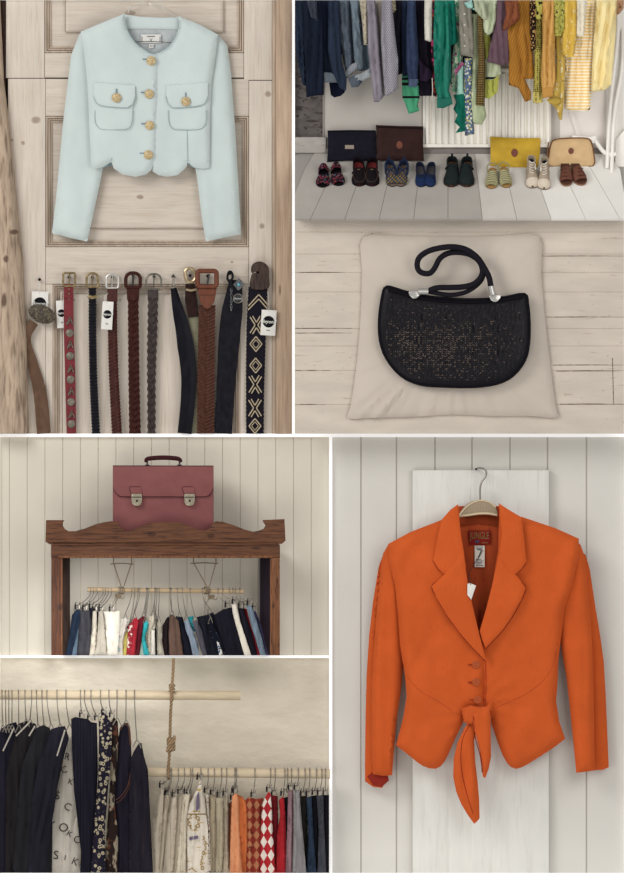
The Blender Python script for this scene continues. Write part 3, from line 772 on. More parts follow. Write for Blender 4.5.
# bags leaning on the wall
def lean(y0, y1, dt, db): return lambda x, y: dt + (db - dt) * (y - y0) / (y1 - y0)
navy = mat('navy_canvas', '#1f1e29', .8, var=(.1, 6, 6))
b = thing('clutch_bag', 'flat navy clutch bag with a small brass plate', 'bag', 351, 162, 8)
puff([(327.5, 130.5), (350, 130), (376, 130.3), (375.5, 145), (376, 160.5), (350, 160.5), (327, 162), (328, 146)], 0, 3.5, 3, 3, crumple(.4, 12, 1), lean(130, 162, 6, 12)).build('body', navy, b)
MB().box(345, 145, 0, 354, 149, 1.2, b=.3).build('brass_plate', mat('worn_brass', '#8f8172', .5, metal=.2, var=None), b, xf=lambda v: (v[0], v[1], v[2] + 10.6))
MB().tube([(328, 131, 7.6), (350, 130.6, 8), (375.5, 130.8, 7.6)], .5, 5).build('top_seam', mat('black_seam', '#14131a', .8, var=None), b)
bm_ = mat('brown_leather_bag', '#3c2725', .6, [('noise', 20, 12, .5, .3, '#33201f')], var=(.08, 8, 8))
b = thing('clutch_bag', 'flat dark brown leather clutch bag with an oval crest', 'bag', 400, 161, 8)
puff([(375.8, 125), (400, 126), (423.5, 126.3), (423, 144), (424, 161), (400, 160.5), (377, 160.5), (377, 142)], 0, 3.5, 3, 3, crumple(.4, 12, 2), lean(125, 161, 8, 13)).build('body', bm_, b)
o = MB().disc(399.5, 145, 12.9, 3.1, .5, 18, ry=4).build('crest', mat('crest_leather', '#7c4535', .6, var=(.15, 1, 1)), b)
MB().tube([(376.5, 127, 10), (400, 128, 10.6), (423, 128.3, 10)], .4, 5).build('top_seam', mat('black_seam', '#14131a', .8, var=None), b)
yel = mat('mustard_leather', '#bb961c', .6, [('noise', 20, 12, .5, .3, '#aa8615')], var=(.05, 8, 8))
b = thing('clutch_bag', 'flat mustard yellow clutch bag with a brown oval crest', 'bag', 515, 169, 9)
puff([(490, 136.5), (515, 138), (540.8, 138), (540, 153), (537.8, 169), (515, 168), (490.3, 166), (490.5, 150)], 0, 3.5, 3, 3, crumple(.4, 12, 3), lean(137, 169, 10, 16)).build('body', yel, b)
MB().disc(514.5, 152.8, 15.6, 3.2, .5, 18, ry=4.2).build('crest', mat('crest_leather', '#7c4535', .6, var=(.15, 1, 1)), b)
MB().tube([(490.5, 137.3, 9.6), (515, 138.6, 10), (540.5, 138.6, 9.6)], .6, 5).build('top_binding', mat('brown_binding', '#7c5430', .6, var=None), b)
tb = mat('tan_leather_bag', '#c3a377', .6, [('noise', 20, 12, .5, .3, '#b8986c')], var=(.05, 8, 8))
tbd = mat('caramel_binding', '#7d5637', .6, var=(.1, 4, 4))
b = thing('clutch_bag', 'tan leather clutch bag with rounded top and brown binding', 'bag', 571, 167, 9)
ot = sm([(548.5, 166), (548.8, 155), (551, 144), (556, 139.5), (572, 138), (587, 138.5), (591, 142), (593.5, 152), (593, 166), (571, 167)], 4)
puff(ot, 0, 5, 3, 3, crumple(.3, 12, 4), lean(137, 169, 7, 15)).build('body', tb, b)
MB().tube([(x, y, lean(137, 169, 7, 15)(x, y) + .6) for x, y in sm([(548.5, 166), (548.8, 155), (551, 144), (556, 139.5), (572, 138), (587, 138.5), (591, 142), (593.5, 152), (593, 166), (571, 167)], 3)], .8, 6, closed=True).build('binding', tbd, b)
MB().disc(571, 151, 13.8, 2.6, .5, 18, ry=3.2).build('crest', mat('crest_leather', '#7c4535', .6, var=(.15, 1, 1)), b)
MB().tube([(548.5, 142, 11), (547.5, 150, 13), (547.5, 162, 15), (549, 168, 17)], .7, 6).build('strap', tbd, b)

# ---- shoes. local frame: u across, v from heel to toe, h up from the floor
def shoe(name, label, cat, cx, yh, L, Wd, kind, m, ml, ms, rot=0.0, mirror=1, group=None, m2=None):
    c, s_ = math.cos(rot), math.sin(rot)
    def xf(p):
        u, v, h = p; u *= mirror
        X = u * c - (v - L / 2) * s_; V = u * s_ + (v - L / 2) * c + L / 2
        y = yh + .707 * V
        return (cx + X, y - .707 * h, (y - FY0) + .707 * h + .3)
    t = thing(name, label, cat, cx, yh + L * .5, (yh + L * .4 - FY0), group)
    def wd(q):   # half width along the sole, heel 0 .. toe 1
        return Wd / 2 * float(np.interp(q, [0, .05, .15, .35, .55, .72, .87, .96, 1], [.25, .52, .70, .70, .84, 1, .92, .62, .2]))
    ax = lambda q: -Wd * .05 * math.sin(q * math.pi)
    qs = [0, .02, .06, .12, .2, .3, .4, .5, .6, .7, .8, .88, .94, .98, 1]
    def sole(h0, h1, m, nm, k=1.0, q0=0, q1=1):
        o = []; Q = [q for q in qs if q0 <= q <= q1]
        o = [(ax(q) + wd(q) * k, q * L) for q in Q] + [(ax(q) - wd(q) * k, q * L) for q in reversed(Q)]
        n = len(o); vs = [(x, v, h) for h in (h0, h1) for x, v in o]
        fs = [tuple(range(n)), tuple(range(2 * n - 1, n - 1, -1))] + [(i, (i + 1) % n, n + (i + 1) % n, n + i) for i in range(n)]
        return MB().add(vs, fs).build(nm, m, t, xf=xf, smooth=False)
    def vamp(q0, q1, hf, m, nm, base=1.0, k=1.02, thick=.5, par=t):
        N = 9; R = 10; vs = []
        for lay in (0, 1):
            for i in range(N + 1):
                q = q0 + (q1 - q0) * i / N; hh = hf(q) - lay * thick; w = wd(q) * k - lay * thick * .8
                for j in range(R + 1):
                    a = math.pi * j / R
                    vs.append((ax(q) + w * math.cos(a), q * L, base + max(0, hh) * math.sin(a) ** .8))
        M = (N + 1) * (R + 1); fs = []
        for lay in (0, 1):
            for i in range(N):
                for j in range(R):
                    a = lay * M + i * (R + 1) + j
                    fs.append((a, a + 1, a + R + 2, a + R + 1))
        for i in (0, N):
            for j in range(R):
                a = i * (R + 1) + j; fs.append((a, a + 1, M + a + 1, M + a))
        return MB().add(vs, fs).build(nm, m, par, xf=xf, angle=60)
    def wall_(q1, hf, m, nm, base=1.0, th=.6):
        Q = [q for q in (0, .02, .05, .1, .16, .24, .32, .4, .48, .56) if q < q1] + [q1]
        path = [(1, q) for q in reversed(Q)] + [(-1, q) for q in Q[1:]]
        vs = []
        for sd, q in path:
            for kk, hh in ((1.02, 0), (1.02, 1), (.84, 1), (.84, 0)):
                vs.append((ax(q) + sd * wd(q) * kk * (1 if q > 0 else 0.4), q * L + (0 if kk > 1 else (th if q < .06 else 0)), base + hf(q) * hh))
        n = len(path); fs = []
        for i in range(n - 1):
            for j in range(4):
                fs.append((i * 4 + j, i * 4 + (j + 1) % 4, i * 4 + 4 + (j + 1) % 4, i * 4 + 4 + j))
        fs += [(0, 1, 2, 3), (n * 4 - 1, n * 4 - 2, n * 4 - 3, n * 4 - 4)]
        return MB().add(vs, fs).build(nm, m, t, xf=xf, angle=60)
    def strap(pts, r, m, nm='strap', par=t):
        return MB().tube(spline(pts, 5), r, 6).build(nm, m, par, xf=xf)
    if kind == 'loafer':
        sole(0, 1.2, ms, 'sole', 1.06); sole(1.2, 1.5, ml, 'insole', .9)
        wall_(.5, lambda q: 6.5 - 4 * q, m, 'heel_counter')
        v = vamp(.42, 1, lambda q: float(np.interp(q, [.42, .6, .85, 1], [6.5, 6.2, 4.5, 2])), m, 'vamp')
        MB().tube(spline([(ax(.45) + wd(.5) * .72, .46 * L, 6), (wd(.7) * .72, .7 * L, 5.9), (wd(.88) * .6, .88 * L, 5), (0, .94 * L, 4.4), (-wd(.88) * .7, .88 * L, 5), (-wd(.7) * .8, .7 * L, 5.9), (ax(.45) - wd(.5) * .72, .46 * L, 6)], 4), .35, 5).build('apron_seam', m2 or m, v, xf=xf)
        strap([(wd(.5), .52 * L, 2.5), (wd(.5) * .6, .52 * L, 6.5), (-wd(.5) * .7, .52 * L, 6.6), (-wd(.5) * 1.02, .52 * L, 2.5)], .9, m, 'saddle_strap')
        strap([(-1.5, .5 * L, 7.6), (0, .53 * L, 8), (1.2, .5 * L, 7.6)], .45, BRASS, 'metal_bit')
    elif kind == 'clog':
        sole(0, 1.6, ms, 'sole', 1.08); sole(1.6, 1.9, ml, 'insole', .85)
        wall_(.42, lambda q: 8 - 3 * q, m, 'heel_counter', 1.4)
        vamp(.3, 1, lambda q: float(np.interp(q, [.3, .5, .8, 1], [9, 8, 6.2, 3])), m, 'vamp', 1.4)
        strap([(wd(.4) * 1.05, .36 * L, 3), (wd(.4) * .7, .38 * L, 8.6), (0, .38 * L, 10.4), (-wd(.4) * .7, .38 * L, 9), (-wd(.4) * 1.1, .36 * L, 4)], .8, m, 'instep_strap')
        strap([(wd(.4) * .75, .38 * L, 9.5), (wd(.4) * .95, .42 * L, 8)], .6, DKMETAL, 'buckle')
        strap([(0, -.3, 2), (0, -.6, 9), (0, .2, 12)], 1.3, m, 'heel_tab')
    elif kind == 'flat':
        sole(0, .8, ms, 'sole', 1.0); sole(.8, 1.1, ml, 'insole', .9)
        wall_(.56, lambda q: 5.5 - 5 * q, m2, 'heel_counter', .8)
        v = vamp(.56, 1, lambda q: float(np.interp(q, [.56, .7, .9, 1], [4.6, 4.6, 3.2, 1.4])), m, 'vamp', .8)
        MB().slab(rrect(-3, .6 * L, 3, .72 * L, 1, 3), 5, 6.1, .3).build('bow', m2, v, xf=xf)
        sole(0, .9, m2, 'side_trim', 1.07, 0, .6)
    elif kind == 'sandal':
        sole(0, 1.2, ms, 'sole', 1.04); sole(1.2, 1.5, ml, 'insole', .92)
        vamp(.52, .93, lambda q: float(np.interp(q, [.5, .75, .95], [4.8, 5.2, 3.6])), m, 'toe_band', 1.2, 1.08)
        vamp(.06, .34, lambda q: 8.5, m, 'ankle_band', 1.2, 1.14)
    elif kind == 'strappy':
        sole(0, 1, ms, 'sole', 1.0); sole(1, 1.3, ml, 'insole', .92)
        vamp(.66, .93, lambda q: float(np.interp(q, [.6, .8, .95], [5, 4.6, 3])), m2, 'toe_band', 1, 1.06)
        wall_(.3, lambda q: 7.5 - 6 * q, m, 'heel_counter')
        for sd in (1, -1):
            strap([(sd * wd(.3) * 1.1, .2 * L, 5), (sd * wd(.4) * .5, .38 * L, 7), (-sd * wd(.5) * .5, .54 * L, 6.6), (-sd * wd(.6), .68 * L, 3)], .8, m)
            strap([(sd * wd(.1), .1 * L, 7), (sd * wd(.3) * 1.1, .3 * L, 6), (sd * wd(.5) * 1.05, .5 * L, 5), (sd * wd(.6) * .8, .66 * L, 5)], .8, m)
        strap([(0, 0, 8), (0, -.4, 12)], 1.1, m, 'heel_tab')
    elif kind == 'huarache':
        sole(0, 1.1, ms, 'sole', 1.05); sole(1.1, 1.4, ml, 'insole', .92)
        v = vamp(.3, .92, lambda q: float(np.interp(q, [.3, .5, .8, .95], [5.5, 6, 5, 3.4])), m, 'woven_vamp', 1.1, 1.05)
        for k in range(5):
            q = .38 + k * .11
            strap([(wd(q), q * L, 3.2), (wd(q) * .5, (q + .03) * L, 6.6), (-wd(q) * .6, (q - .02) * L, 6.6), (-wd(q), q * L, 3.2)], .55, m2, 'woven_strip', v)
        strap([(wd(.3), .32 * L, 3.5), (wd(.1) * 1.3, .1 * L, 6.4), (0, -.02 * L, 7.2), (-wd(.1) * 1.3, .1 * L, 6.4), (-wd(.3), .32 * L, 3.5)], .7, m, 'sling_strap')
    elif kind == 'boot':
        sole(0, 1.6, ms, 'sole', 1.06)
        vamp(.34, 1, lambda q: float(np.interp(q, [.3, .5, .75, 1], [13, 9.5, 6.4, 3])), m, 'vamp', 1.4)
        vs = []; R = 16; rings = [(0, .24, 1, 1.0), (4, .24, 1, 1.0), (9, .26, .95, .95), (14, .25, .86, .86), (18, .24, .9, .9), (18.4, .24, .7, .7), (14, .25, .66, .66)]
        for h, qc, kw, kl in rings:
            for i in range(R):
                a = TAU * i / R
                vs.append((ax(.25) + Wd * .36 * kw * math.cos(a), qc * L + L * .25 * kl * math.sin(a), 1.4 + h))
        fs = [(j * R + i, j * R + (i + 1) % R, (j + 1) * R + (i + 1) % R, (j + 1) * R + i) for j in range(len(rings) - 1) for i in range(R)]
        MB().add(vs, fs).build('shaft', m, t, xf=xf)
        n = len(rings) * R; MB().add(vs[-R:], [tuple(range(R))]).build('opening', ml, t, xf=xf)
        vamp(.74, 1, lambda q: float(np.interp(q, [.74, .85, 1], [7.2, 6, 3.4])), m2, 'toe_cap', 1.4, 1.06)
        for k in range(5):
            hh = 8 + k * 2.5; q = .56 - k * .04
            strap([(-2.1, q * L, hh + 1.6), (0, (q + .03) * L, hh + 2.2), (2.1, (q - .04) * L, hh + 3)], .42, mat('lace', '#d6d0c4', .8, var=None), 'lace')
        strap([(0, .4 * L, 19), (-3.5, .42 * L, 18), (-4.2, .55 * L, 13.5), (-2.8, .5 * L, 17)], .4, mat('lace', '#d6d0c4', .8, var=None), 'lace_bow')
    elif kind == 'mule':
        sole(0, 2.2, ms, 'sole', 1.02); sole(2.2, 2.5, ml, 'insole', .95)
        v = vamp(.42, .88, lambda q: float(np.interp(q, [.4, .6, .9], [7.2, 6.6, 4.4])), m, 'vamp', 2, 1.1)
        for k in range(3): strap([(wd(.6) * .9, (.48 + .13 * k) * L, 5.6), (0, (.53 + .13 * k) * L, 8.9 - .6 * k), (-wd(.6) * .9, (.48 + .13 * k) * L, 5.6)], .35, m2, 'braided_seam', v)
    return t

flor = mat('floral_print', '#2b2029', .7, [('dots', 2.6, .42, '#7d2f3a'), ('dots', 3.1, .16, '#a8877e'), ('dots', 3.7, .22, '#4b6580')], var=None)
dk = mat('black_sole', '#18161a', .8, var=None)
oxb = mat('oxblood_black_leather', '#1e171b', .45, var=(.1, 4, 4))
redl = mat('red_insole', '#7c2c2c', .8, var=None)
blu = mat('blue_suede', '#1c315c', .8, [('noise', 4, 4, .5, .2, '#16233f')], var=(.1, 4, 4))
dblu = mat('navy_suede', '#232c42', .8, var=None)
tanl = mat('tan_insole', '#7a685c', .8, var=None)
zig = mat('zigzag_print', '#4b3833', .8, [('ds', 3.2, .35, '#94803f', 1.0), ('ds', 4.6, .3, '#2d4263', -1.0)], var=None)
strb = mat('denim_blue_strap', '#26334f', .8, var=(.1, 3, 3))
grn = mat('bottle_green_leather', '#252d2e', .6, [('noise', 6, 6, .5, .3, '#1e2526')], var=(.08, 4, 4))
rub = mat('brown_rubber', '#493530', .8, var=None)
org = mat('rust_insole', '#8a5230', .8, var=None)
sage = mat('sage_woven', '#98936f', .8, [('ds', 2, .4, '#8b875f', 1.0)], var=(.08, 3, 3))
saged = mat('sage_strip', '#aaa480', .8, var=None)
ton = mat('straw_insole', '#a9824a', .8, var=None)
bct = mat('cream_leather', '#a3937f', .6, [('noise', 8, 8, .5, .3, '#9c8c78')], var=(.06, 4, 4))
btoe = mat('cream_toe', '#c5b8a6', .6, var=(.04, 5, 5))
bs = mat('taupe_sole', '#7f6f60', .8, var=None)
mul = mat('woven_brown_leather', '#774838', .5, [('ds', 2.2, .35, '#5a3428', 1.0)], var=(.12, 3, 3))
mdk = mat('umber', '#47281f', .6, var=None)
G2 = 'shoes standing in pairs on the white floor'
for i, (cx, yh, r) in enumerate(((322.8, 168.5, .05), (337.5, 167, -.12))):
    shoe('sandal', ['black sandal with red floral bands nearest the grey stone wall', 'black sandal with red floral bands beside the oxblood loafers'][i], 'shoe', cx, yh, 27, 13.5, 'sandal', flor, dk, dk, r, 1 if i else -1, G2)
for i, (cx, yh, r) in enumerate(((358.6, 162.5, -.06), (372.3, 162.5, .03))):
    shoe('loafer', ['near black loafer with red lining beside the floral sandals', 'near black loafer with red lining beside the zigzag sandals'][i], 'shoe', cx, yh, 34, 15.5, 'loafer', oxb, redl, dk, r, 1 if i else -1, G2, mat('seam_brown', '#4c3a34', .7, var=None))
for i, (cx, yh, r) in enumerate(((391, 165, -.14), (402.3, 165, .14))):
    shoe('strappy_sandal', ['blue strappy sandal with zigzag toe band, next to the loafers', 'blue strappy sandal with zigzag toe band, next to the blue flats'][i], 'shoe', cx, yh, 31, 13, 'strappy', strb, tanl, dk, r, 1 if i else -1, G2, zig)
for i, (cx, yh, r) in enumerate(((420.3, 166, -.06), (431, 166, .06))):
    shoe('ballet_flat', ['bright blue flat shoe with bow on the strappy sandals side', 'bright blue flat shoe with bow on the green clogs side'][i], 'shoe', cx, yh, 30, 12, 'flat', blu, mat('grey_insole', '#4e4a50', .8, var=None), dk, r, 1 if i else -1, G2, dblu)
for i, (cx, yh, r) in enumerate(((451.5, 162.5, .03), (467, 162.5, .02))):
    shoe('clog', ['bottle green strapped clog beside the blue flats', 'bottle green strapped clog beside the sage woven sandals'][i], 'shoe', cx, yh, 35, 16, 'clog', grn, org, rub, r, 1 if i else -1, G2)
for i, (cx, yh, r) in enumerate(((491.7, 168.5, .06), (505, 167.5, -.14))):
    shoe('woven_sandal', ['sage green woven slingback sandal beside the green clogs', 'sage green woven slingback sandal beside the cream boots'][i], 'shoe', cx, yh, 29, 12.5, 'huarache', sage, ton, mat('jute_sole', '#8a6d4c', .8, var=None), r, 1 if i else -1, G2, saged)
for i, (cx, yh, r) in enumerate(((531.5, 168, -.08), (544.7, 169.5, .04))):
    shoe('ankle_boot', ['cream lace-up ankle boot with an untied lace bow', 'cream lace-up ankle boot beside the brown mules'][i], 'shoe', cx, yh, 29, 13.5, 'boot', bct, mat('boot_inside', '#2b2832', .9, var=None), bs, r, 1 if i else -1, G2, btoe)
for i, (cx, yh, r) in enumerate(((565.5, 162.5, -.06), (578.3, 162, -.24))):
    shoe('mule', ['brown woven leather mule beside the cream boots', 'brown woven leather mule at the end of the shoe row'][i], 'shoe', cx, yh, 34, 13, 'mule', mul, mat('mule_insole', '#5b3a2e', .7, var=None), mat('wood_sole', '#8b674d', .7, var=None), r, 1 if i else -1, G2, mdk)

# ---- clothes. (name, category, description, material, depth layer, outline, fold size, fold depth)
def denim(n, c, d=None): return mat(n, c, .9, [('noise', 1.3, 2.2, .5, .3, d or c), ('noise', 5, 30, .55, .2, d or c, 3)], var=(.14, 4, 22))  # tall dark streaks paint fold shade into the denim
def cloth(n, c, *layers, var=(.08, 7, 22), rough=.9, sheen=.08): return mat(n, c, rough, list(layers), var=var, sheen=0)  # tall soft variation puts fold shading into the colour
def garment(spec, group, th=9, lay=9, base=14, step=1.5, grow=0, famp=1.0, xl=(294.9, 623.9)):
    name, cat, desc, m, layer, out, *ex = spec
    lam, amp = (ex + [6, 1.3])[:2] if len(ex) >= 2 else ((ex + [1.3])[:2] if ex else (6, 1.3))
    w = max(p[0] for p in out) - min(p[0] for p in out)
    if grow:
        mid = sum(p[0] for p in out) / len(out)
        out = [(max(xl[0], min(xl[1], p[0] + (grow if p[0] > mid else -grow))), p[1]) for p in out]
    A = min(amp * famp, w * .16); ph = rnd.uniform(0, TAU); sd_ = rnd.uniform(0, 90); wl = max(3.6, min(8.5, w / rnd.uniform(1.7, 2.4)))
    top_, bot_ = sorted(out, key=lambda p: p[1])[:2], sorted(out, key=lambda p: -p[1])[:2]
    ln = (sum(p[0] for p in bot_) - sum(p[0] for p in top_)) / max(20, sum(p[1] for p in bot_) - sum(p[1] for p in top_))
    def fo(x, y):
        u = (x - ln * y + 2.6 * mn.noise(Vector((x / 16, y / 34, sd_)))) / wl
        return A * (math.sin(TAU * u + ph) * (.75 + .6 * mn.noise(Vector((x / 10, y / 40, sd_ + 5)))) + .35 * math.sin(TAU * u * 2.3 + ph * 2))
    o = puff(out, base + layer * lay, min(th, w * .9), min(3.2, w * .3), step, fo, stepy=step * 2.4).build(name, m, None, angle=70)
    return tag(o, desc, cat, group)
GA = 'clothes hanging in a colour-sorted row above the shoes'
INK = '#1c1a20'
W2 = [
 ('jeans', 'jeans', 'dark blue jeans at the far left of the colour row', denim('jean_a', '#2a3446', '#222b3b'), 1, [(294.6, 0), (306, 0), (305.5, 40), (305.5, 86), (302, 85), (298, 60), (294.8, 42)]),
 ('jeans', 'jeans', 'navy wide jeans with the longest leg near the stone wall', denim('jean_b', '#1f2637', '#1a2030'), 2, [(304, 0), (321, 0), (323, 30), (323.3, 95), (315, 95.5), (307, 97.5), (306, 70), (304.5, 40)]),
 ('shirt', 'shirt', 'faded grey blue shirt corner tucked between navy jeans', denim('jean_c', '#3e4452'), 3, [(307, 0), (316, 0), (317, 21), (311.5, 17)]),
 ('jeans', 'jeans', 'navy jeans with a light grey turned cuff', denim('jean_d', '#242d40', '#1e2536'), 1, [(319, 0), (332, 0), (334, 40), (338, 72), (334, 74), (324, 73), (321, 40)]),
 ('jeans', 'jeans', 'mid blue jeans with twisted leg beside the grey cuff', denim('jean_e', '#2c374b', '#243044'), 2, [(329, 0), (339, 0), (339, 30), (341, 60), (346, 80), (345.5, 91), (339, 88), (333, 72), (328.5, 50)]),
 ('jeans', 'jeans', 'almost black jeans leg ending below the twisted blue leg', denim('jean_f', '#1a2033'), 0, [(328, 70), (340, 76), (344.5, 92), (340, 96), (335, 97.5), (331.5, 95)]),
 ('jeans', 'jeans', 'grey blue worn jeans with rolled hem, darker one', denim('jean_g', '#66707e', '#59626f'), 1, [(338, 0), (348, 0), (349, 40), (351, 66), (345, 73), (342, 50), (339, 30)]),
 ('jeans', 'jeans', 'slate blue jeans squeezed between two paler pairs', denim('jean_h', '#525d6c'), 0, [(346, 0), (353, 0), (354, 40), (357, 64), (350, 68), (347, 40)]),
 ('jeans', 'jeans', 'light wash jeans with a patched thigh', denim('jean_i', '#74828d', '#66737f'), 1, [(351, 0), (358.5, 0), (361, 40), (363, 68), (358, 72), (355, 60), (353, 30)]),
 ('jeans', 'jeans', 'light blue jeans next to the mauve shirt', denim('jean_j', '#6a7c8b', '#5d6e7d'), 0, [(357, 0), (368, 0), (369, 50), (371, 70), (361, 71), (359, 40)]),
 ('scarf', 'scarf', 'narrow cream scarf with faint floral print', cloth('cream_floral', '#b2a893', ('dots', 2.5, .3, '#8d836f')), 2, [(360, 0), (366.5, 0), (366.8, 30), (366.6, 45), (364.5, 45), (363, 25)]),
 ('shirt', 'shirt', 'mauve grey long shirt beside light blue jeans', cloth('mauve_grey', '#8c848e'), 2, [(366.5, 0), (376, 0), (379, 40), (381, 70), (383, 90), (384, 95), (378.5, 102), (374.5, 102), (371.5, 75), (368.5, 50)]),
 ('blouse', 'blouse', 'thin beige blouse between the mauve and gingham shirts', cloth('beige_crepe', '#a39a92'), 1, [(374, 0), (384, 0), (385, 50), (386, 96), (381, 95), (379, 40)]),
 ('shirt', 'shirt', 'grey and white fine gingham shirt', cloth('gingham', '#aaa6ab', ('ds', 2.0, .5, '#77737f', .6), ('ds', 2.0, .35, '#8b8792', -.6)), 3, [(382.5, 0), (391, 0), (394.5, 35), (397.5, 60), (397.5, 88), (392, 93), (386, 97), (383.5, 70), (381.5, 40)]),
 ('necklace_scarf', 'scarf', 'short sequinned gold scarf end above the gingham shirt', cloth('sequin', '#8a7d68', ('dots', 1.6, .35, '#cfc4a8'), ('dots', 2.3, .25, '#4a4038')), 2, [(388.5, 0), (394.5, 0), (395.5, 10), (392, 15.5), (389.5, 8)]),
 ('jacket', 'jacket', 'black jacket hanging behind the gingham shirt', cloth('soft_black', '#1e1d26'), 0, [(391, 0), (406, 0), (406, 70), (401, 74), (395, 76), (392, 50)]),
 ('denim_shirt', 'shirt', 'dark blue denim shirt body behind the denim sleeve', denim('jean_k', '#27324b'), 1, [(402.5, 0), (411, 0), (411, 60), (410, 75), (403, 77), (402, 40)]),
 ('denim_jacket', 'jacket', 'mid blue denim jacket sleeve with stitched cuff', denim('jean_l', '#3c4a69', '#2f3c5c'), 2, [(408, 0), (415, 0), (416.5, 30), (418, 60), (417, 80), (416.5, 86.5), (409.5, 86), (406.5, 60), (407, 30)]),
 ('sweater', 'sweater', 'bright green knit sweater cuff with black stripes', cloth('striped_knit', '#4ba37a', ('band', 77.5, 80, INK), ('band', 82.5, 85.5, INK), ('band', 96, 98.3, INK)), 1, [(402.5, 75), (418, 75), (419, 98), (417, 104), (418.5, 111), (409.5, 114), (406, 104), (403, 97)]),
 ('coat', 'coat', 'blackish plum coat with turned hem', cloth('plum_black', '#211c28'), 1, [(416, 0), (426, 0), (432, 50), (433, 80), (431, 96), (419, 96), (417.5, 60)]),
 ('blouse', 'blouse', 'aubergine blouse sleeve crossing the plum coat', cloth('aubergine', '#33263a'), 2, [(420, 60), (432.5, 72), (431, 78), (426, 82), (420, 80)]),
 ('blouse', 'blouse', 'short off-white blouse before the green clothes', cloth('off_white', '#cdc7bc'), 3, [(425.2, 0), (431.5, 0), (431, 41), (429, 42), (425.5, 40), (425, 20)]),
 ('dress', 'dress', 'black dress with red and orange flowers', cloth('red_floral', '#39212a', ('dots', 5, .45, '#a8402a'), ('dots', 6, .35, '#b23a6a')), 1, [(430, 0), (436, 0), (437, 50), (436, 97), (432, 95), (431, 48)]),
 ('blouse', 'blouse', 'emerald satin blouse sleeve with deep gathered cuff', cloth('emerald', '#0b7d68', ('noise', 3.2, 50, .52, .2, '#0c5c50'), rough=.5), 3, [(435, 0), (448, 0), (450, 40), (450.5, 78), (448, 90), (450.5, 97), (452, 104), (444, 107.5), (437.5, 107.5), (438, 97), (435.5, 84), (434, 40)], 5, 2.2),
 ('blouse', 'blouse', 'emerald blouse shorter sleeve behind the gathered cuff', cloth('emerald_b', '#0d8470'), 2, [(447, 0), (454, 0), (457, 43), (450, 46), (447, 30)]),
 ('dress', 'dress', 'pale green dress with white floral print', cloth('green_floral', '#6fae8c', ('ring', 5, .45, '#cfd9c0', .12), ('dots', 7, .22, '#a34c79')), 1, [(452.5, 0), (461, 0), (461.5, 50), (463, 80), (457, 94), (452, 91), (453, 60), (455, 40)]),
 ('dress', 'dress', 'blackish dress behind the pale green floral', cloth('black_b', '#221f28'), 0, [(448, 40), (470, 20), (472, 60), (466, 80), (452, 88), (449, 70)]),
 ('shirt', 'shirt', 'taupe button shirt between floral and sage tops', cloth('taupe_shirt', '#8b867a'), 3, [(459.5, 0), (470, 0), (473.5, 45), (473, 57.5), (466, 56), (461, 56), (460, 30)]),
 ('scarf', 'scarf', 'mint satin scarf end on the taupe shirt', cloth('mint_satin', '#9ccac0', rough=.5), 4, [(465, 3), (471, 0), (474, 10), (467.5, 7.5)]),
 ('skirt', 'skirt', 'pale mint skirt panel under the pink tie', cloth('pale_mint', '#9ecbbb'), 2, [(457, 66), (462.5, 66), (463, 94.5), (457.5, 95)]),
 ('skirt', 'skirt', 'dusty teal skirt beside the pale mint panel', cloth('dusty_teal', '#4d8a80'), 1, [(461.5, 60), (467.5, 66), (467, 95), (462, 95)]),
 ('scarf', 'scarf', 'raspberry pink silk tie over the mint skirt', cloth('raspberry', '#a75b80'), 4, [(455.5, 70), (461, 61.5), (463.5, 64), (459, 72), (456, 76)]),
 ('skirt', 'skirt', 'deep green skirt with a scalloped edge', cloth('deep_green', '#0f7562'), 2, [(454, 95), (464, 93), (466, 110), (465.5, 131), (456, 133), (459, 127), (455, 122), (458, 115), (454, 109), (457, 102)]),
 ('dress', 'dress', 'blue yellow and white small floral dress', cloth('multi_floral', '#5a6d8c', ('dots', 3.2, .42, '#c4c8b8'), ('dots', 4.1, .3, '#b6a650'), ('dots', 5, .22, '#2b3352')), 2, [(465, 58), (471.5, 58), (471.5, 100), (474, 134), (465.5, 136), (464.5, 100)]),
 ('blouse', 'blouse', 'sage cardigan with rounded hem over the brown check', cloth('sage_top', '#a9af93'), 4, [(474, 0), (484, 0), (487, 18), (484, 21), (478.5, 14), (475, 10)]),
 ('dress', 'dress', 'long sage green dress with frayed hem', cloth('sage_long', '#a6b08c', ('noise', 4, 9, .6, .1, '#c7ccaa'), ('noise', 4, 6, .68, .04, '#8fa9b5', 9)), 2, [(472.5, 14), (479, 14), (480, 60), (484, 106), (486, 116), (481, 125), (475, 124), (472, 122), (471, 100), (473, 60)]),
 ('trousers', 'trousers', 'narrow brown and yellow houndstooth trouser leg', cloth('houndstooth', '#8a7a42', ('hs', 2.4, .45, '#4b3423'), ('vs', 2.2, .35, '#5a4128')), 3, [(478, 15), (482.5, 17), (484.5, 60), (484, 106), (476.5, 105), (479, 60)]),
 ('blouse', 'blouse', 'pale sage blouse with puffed sleeve', cloth('pale_sage', '#b9c2a2'), 3, [(484, 0), (496.5, 0), (495.5, 20), (493, 31), (489, 35), (485, 34.5), (482.5, 25), (485, 15)]),
 ('dress', 'dress', 'lime yellow dress below the pale sage blouse', cloth('lime', '#c6c961'), 1, [(483.5, 30), (490, 30), (492, 60), (498.5, 76), (497, 92), (490, 99), (484, 97), (485.5, 60)]),
 ('blouse', 'blouse', 'soft sage blouse with one black hem stripe', cloth('sage_trim', '#b7bf9f', ('band', 77, 79.2, INK)), 2, [(486.5, 58), (500, 62), (500, 74), (493, 80), (486, 79)]),
 ('dress', 'dress', 'dusty purple dress before the rust blouse', cloth('dusty_purple', '#6f5560'), 3, [(497, 0), (505.5, 0), (508, 30), (508.5, 63), (502, 66), (494, 63), (487.5, 62), (491, 45), (495.5, 25)]),
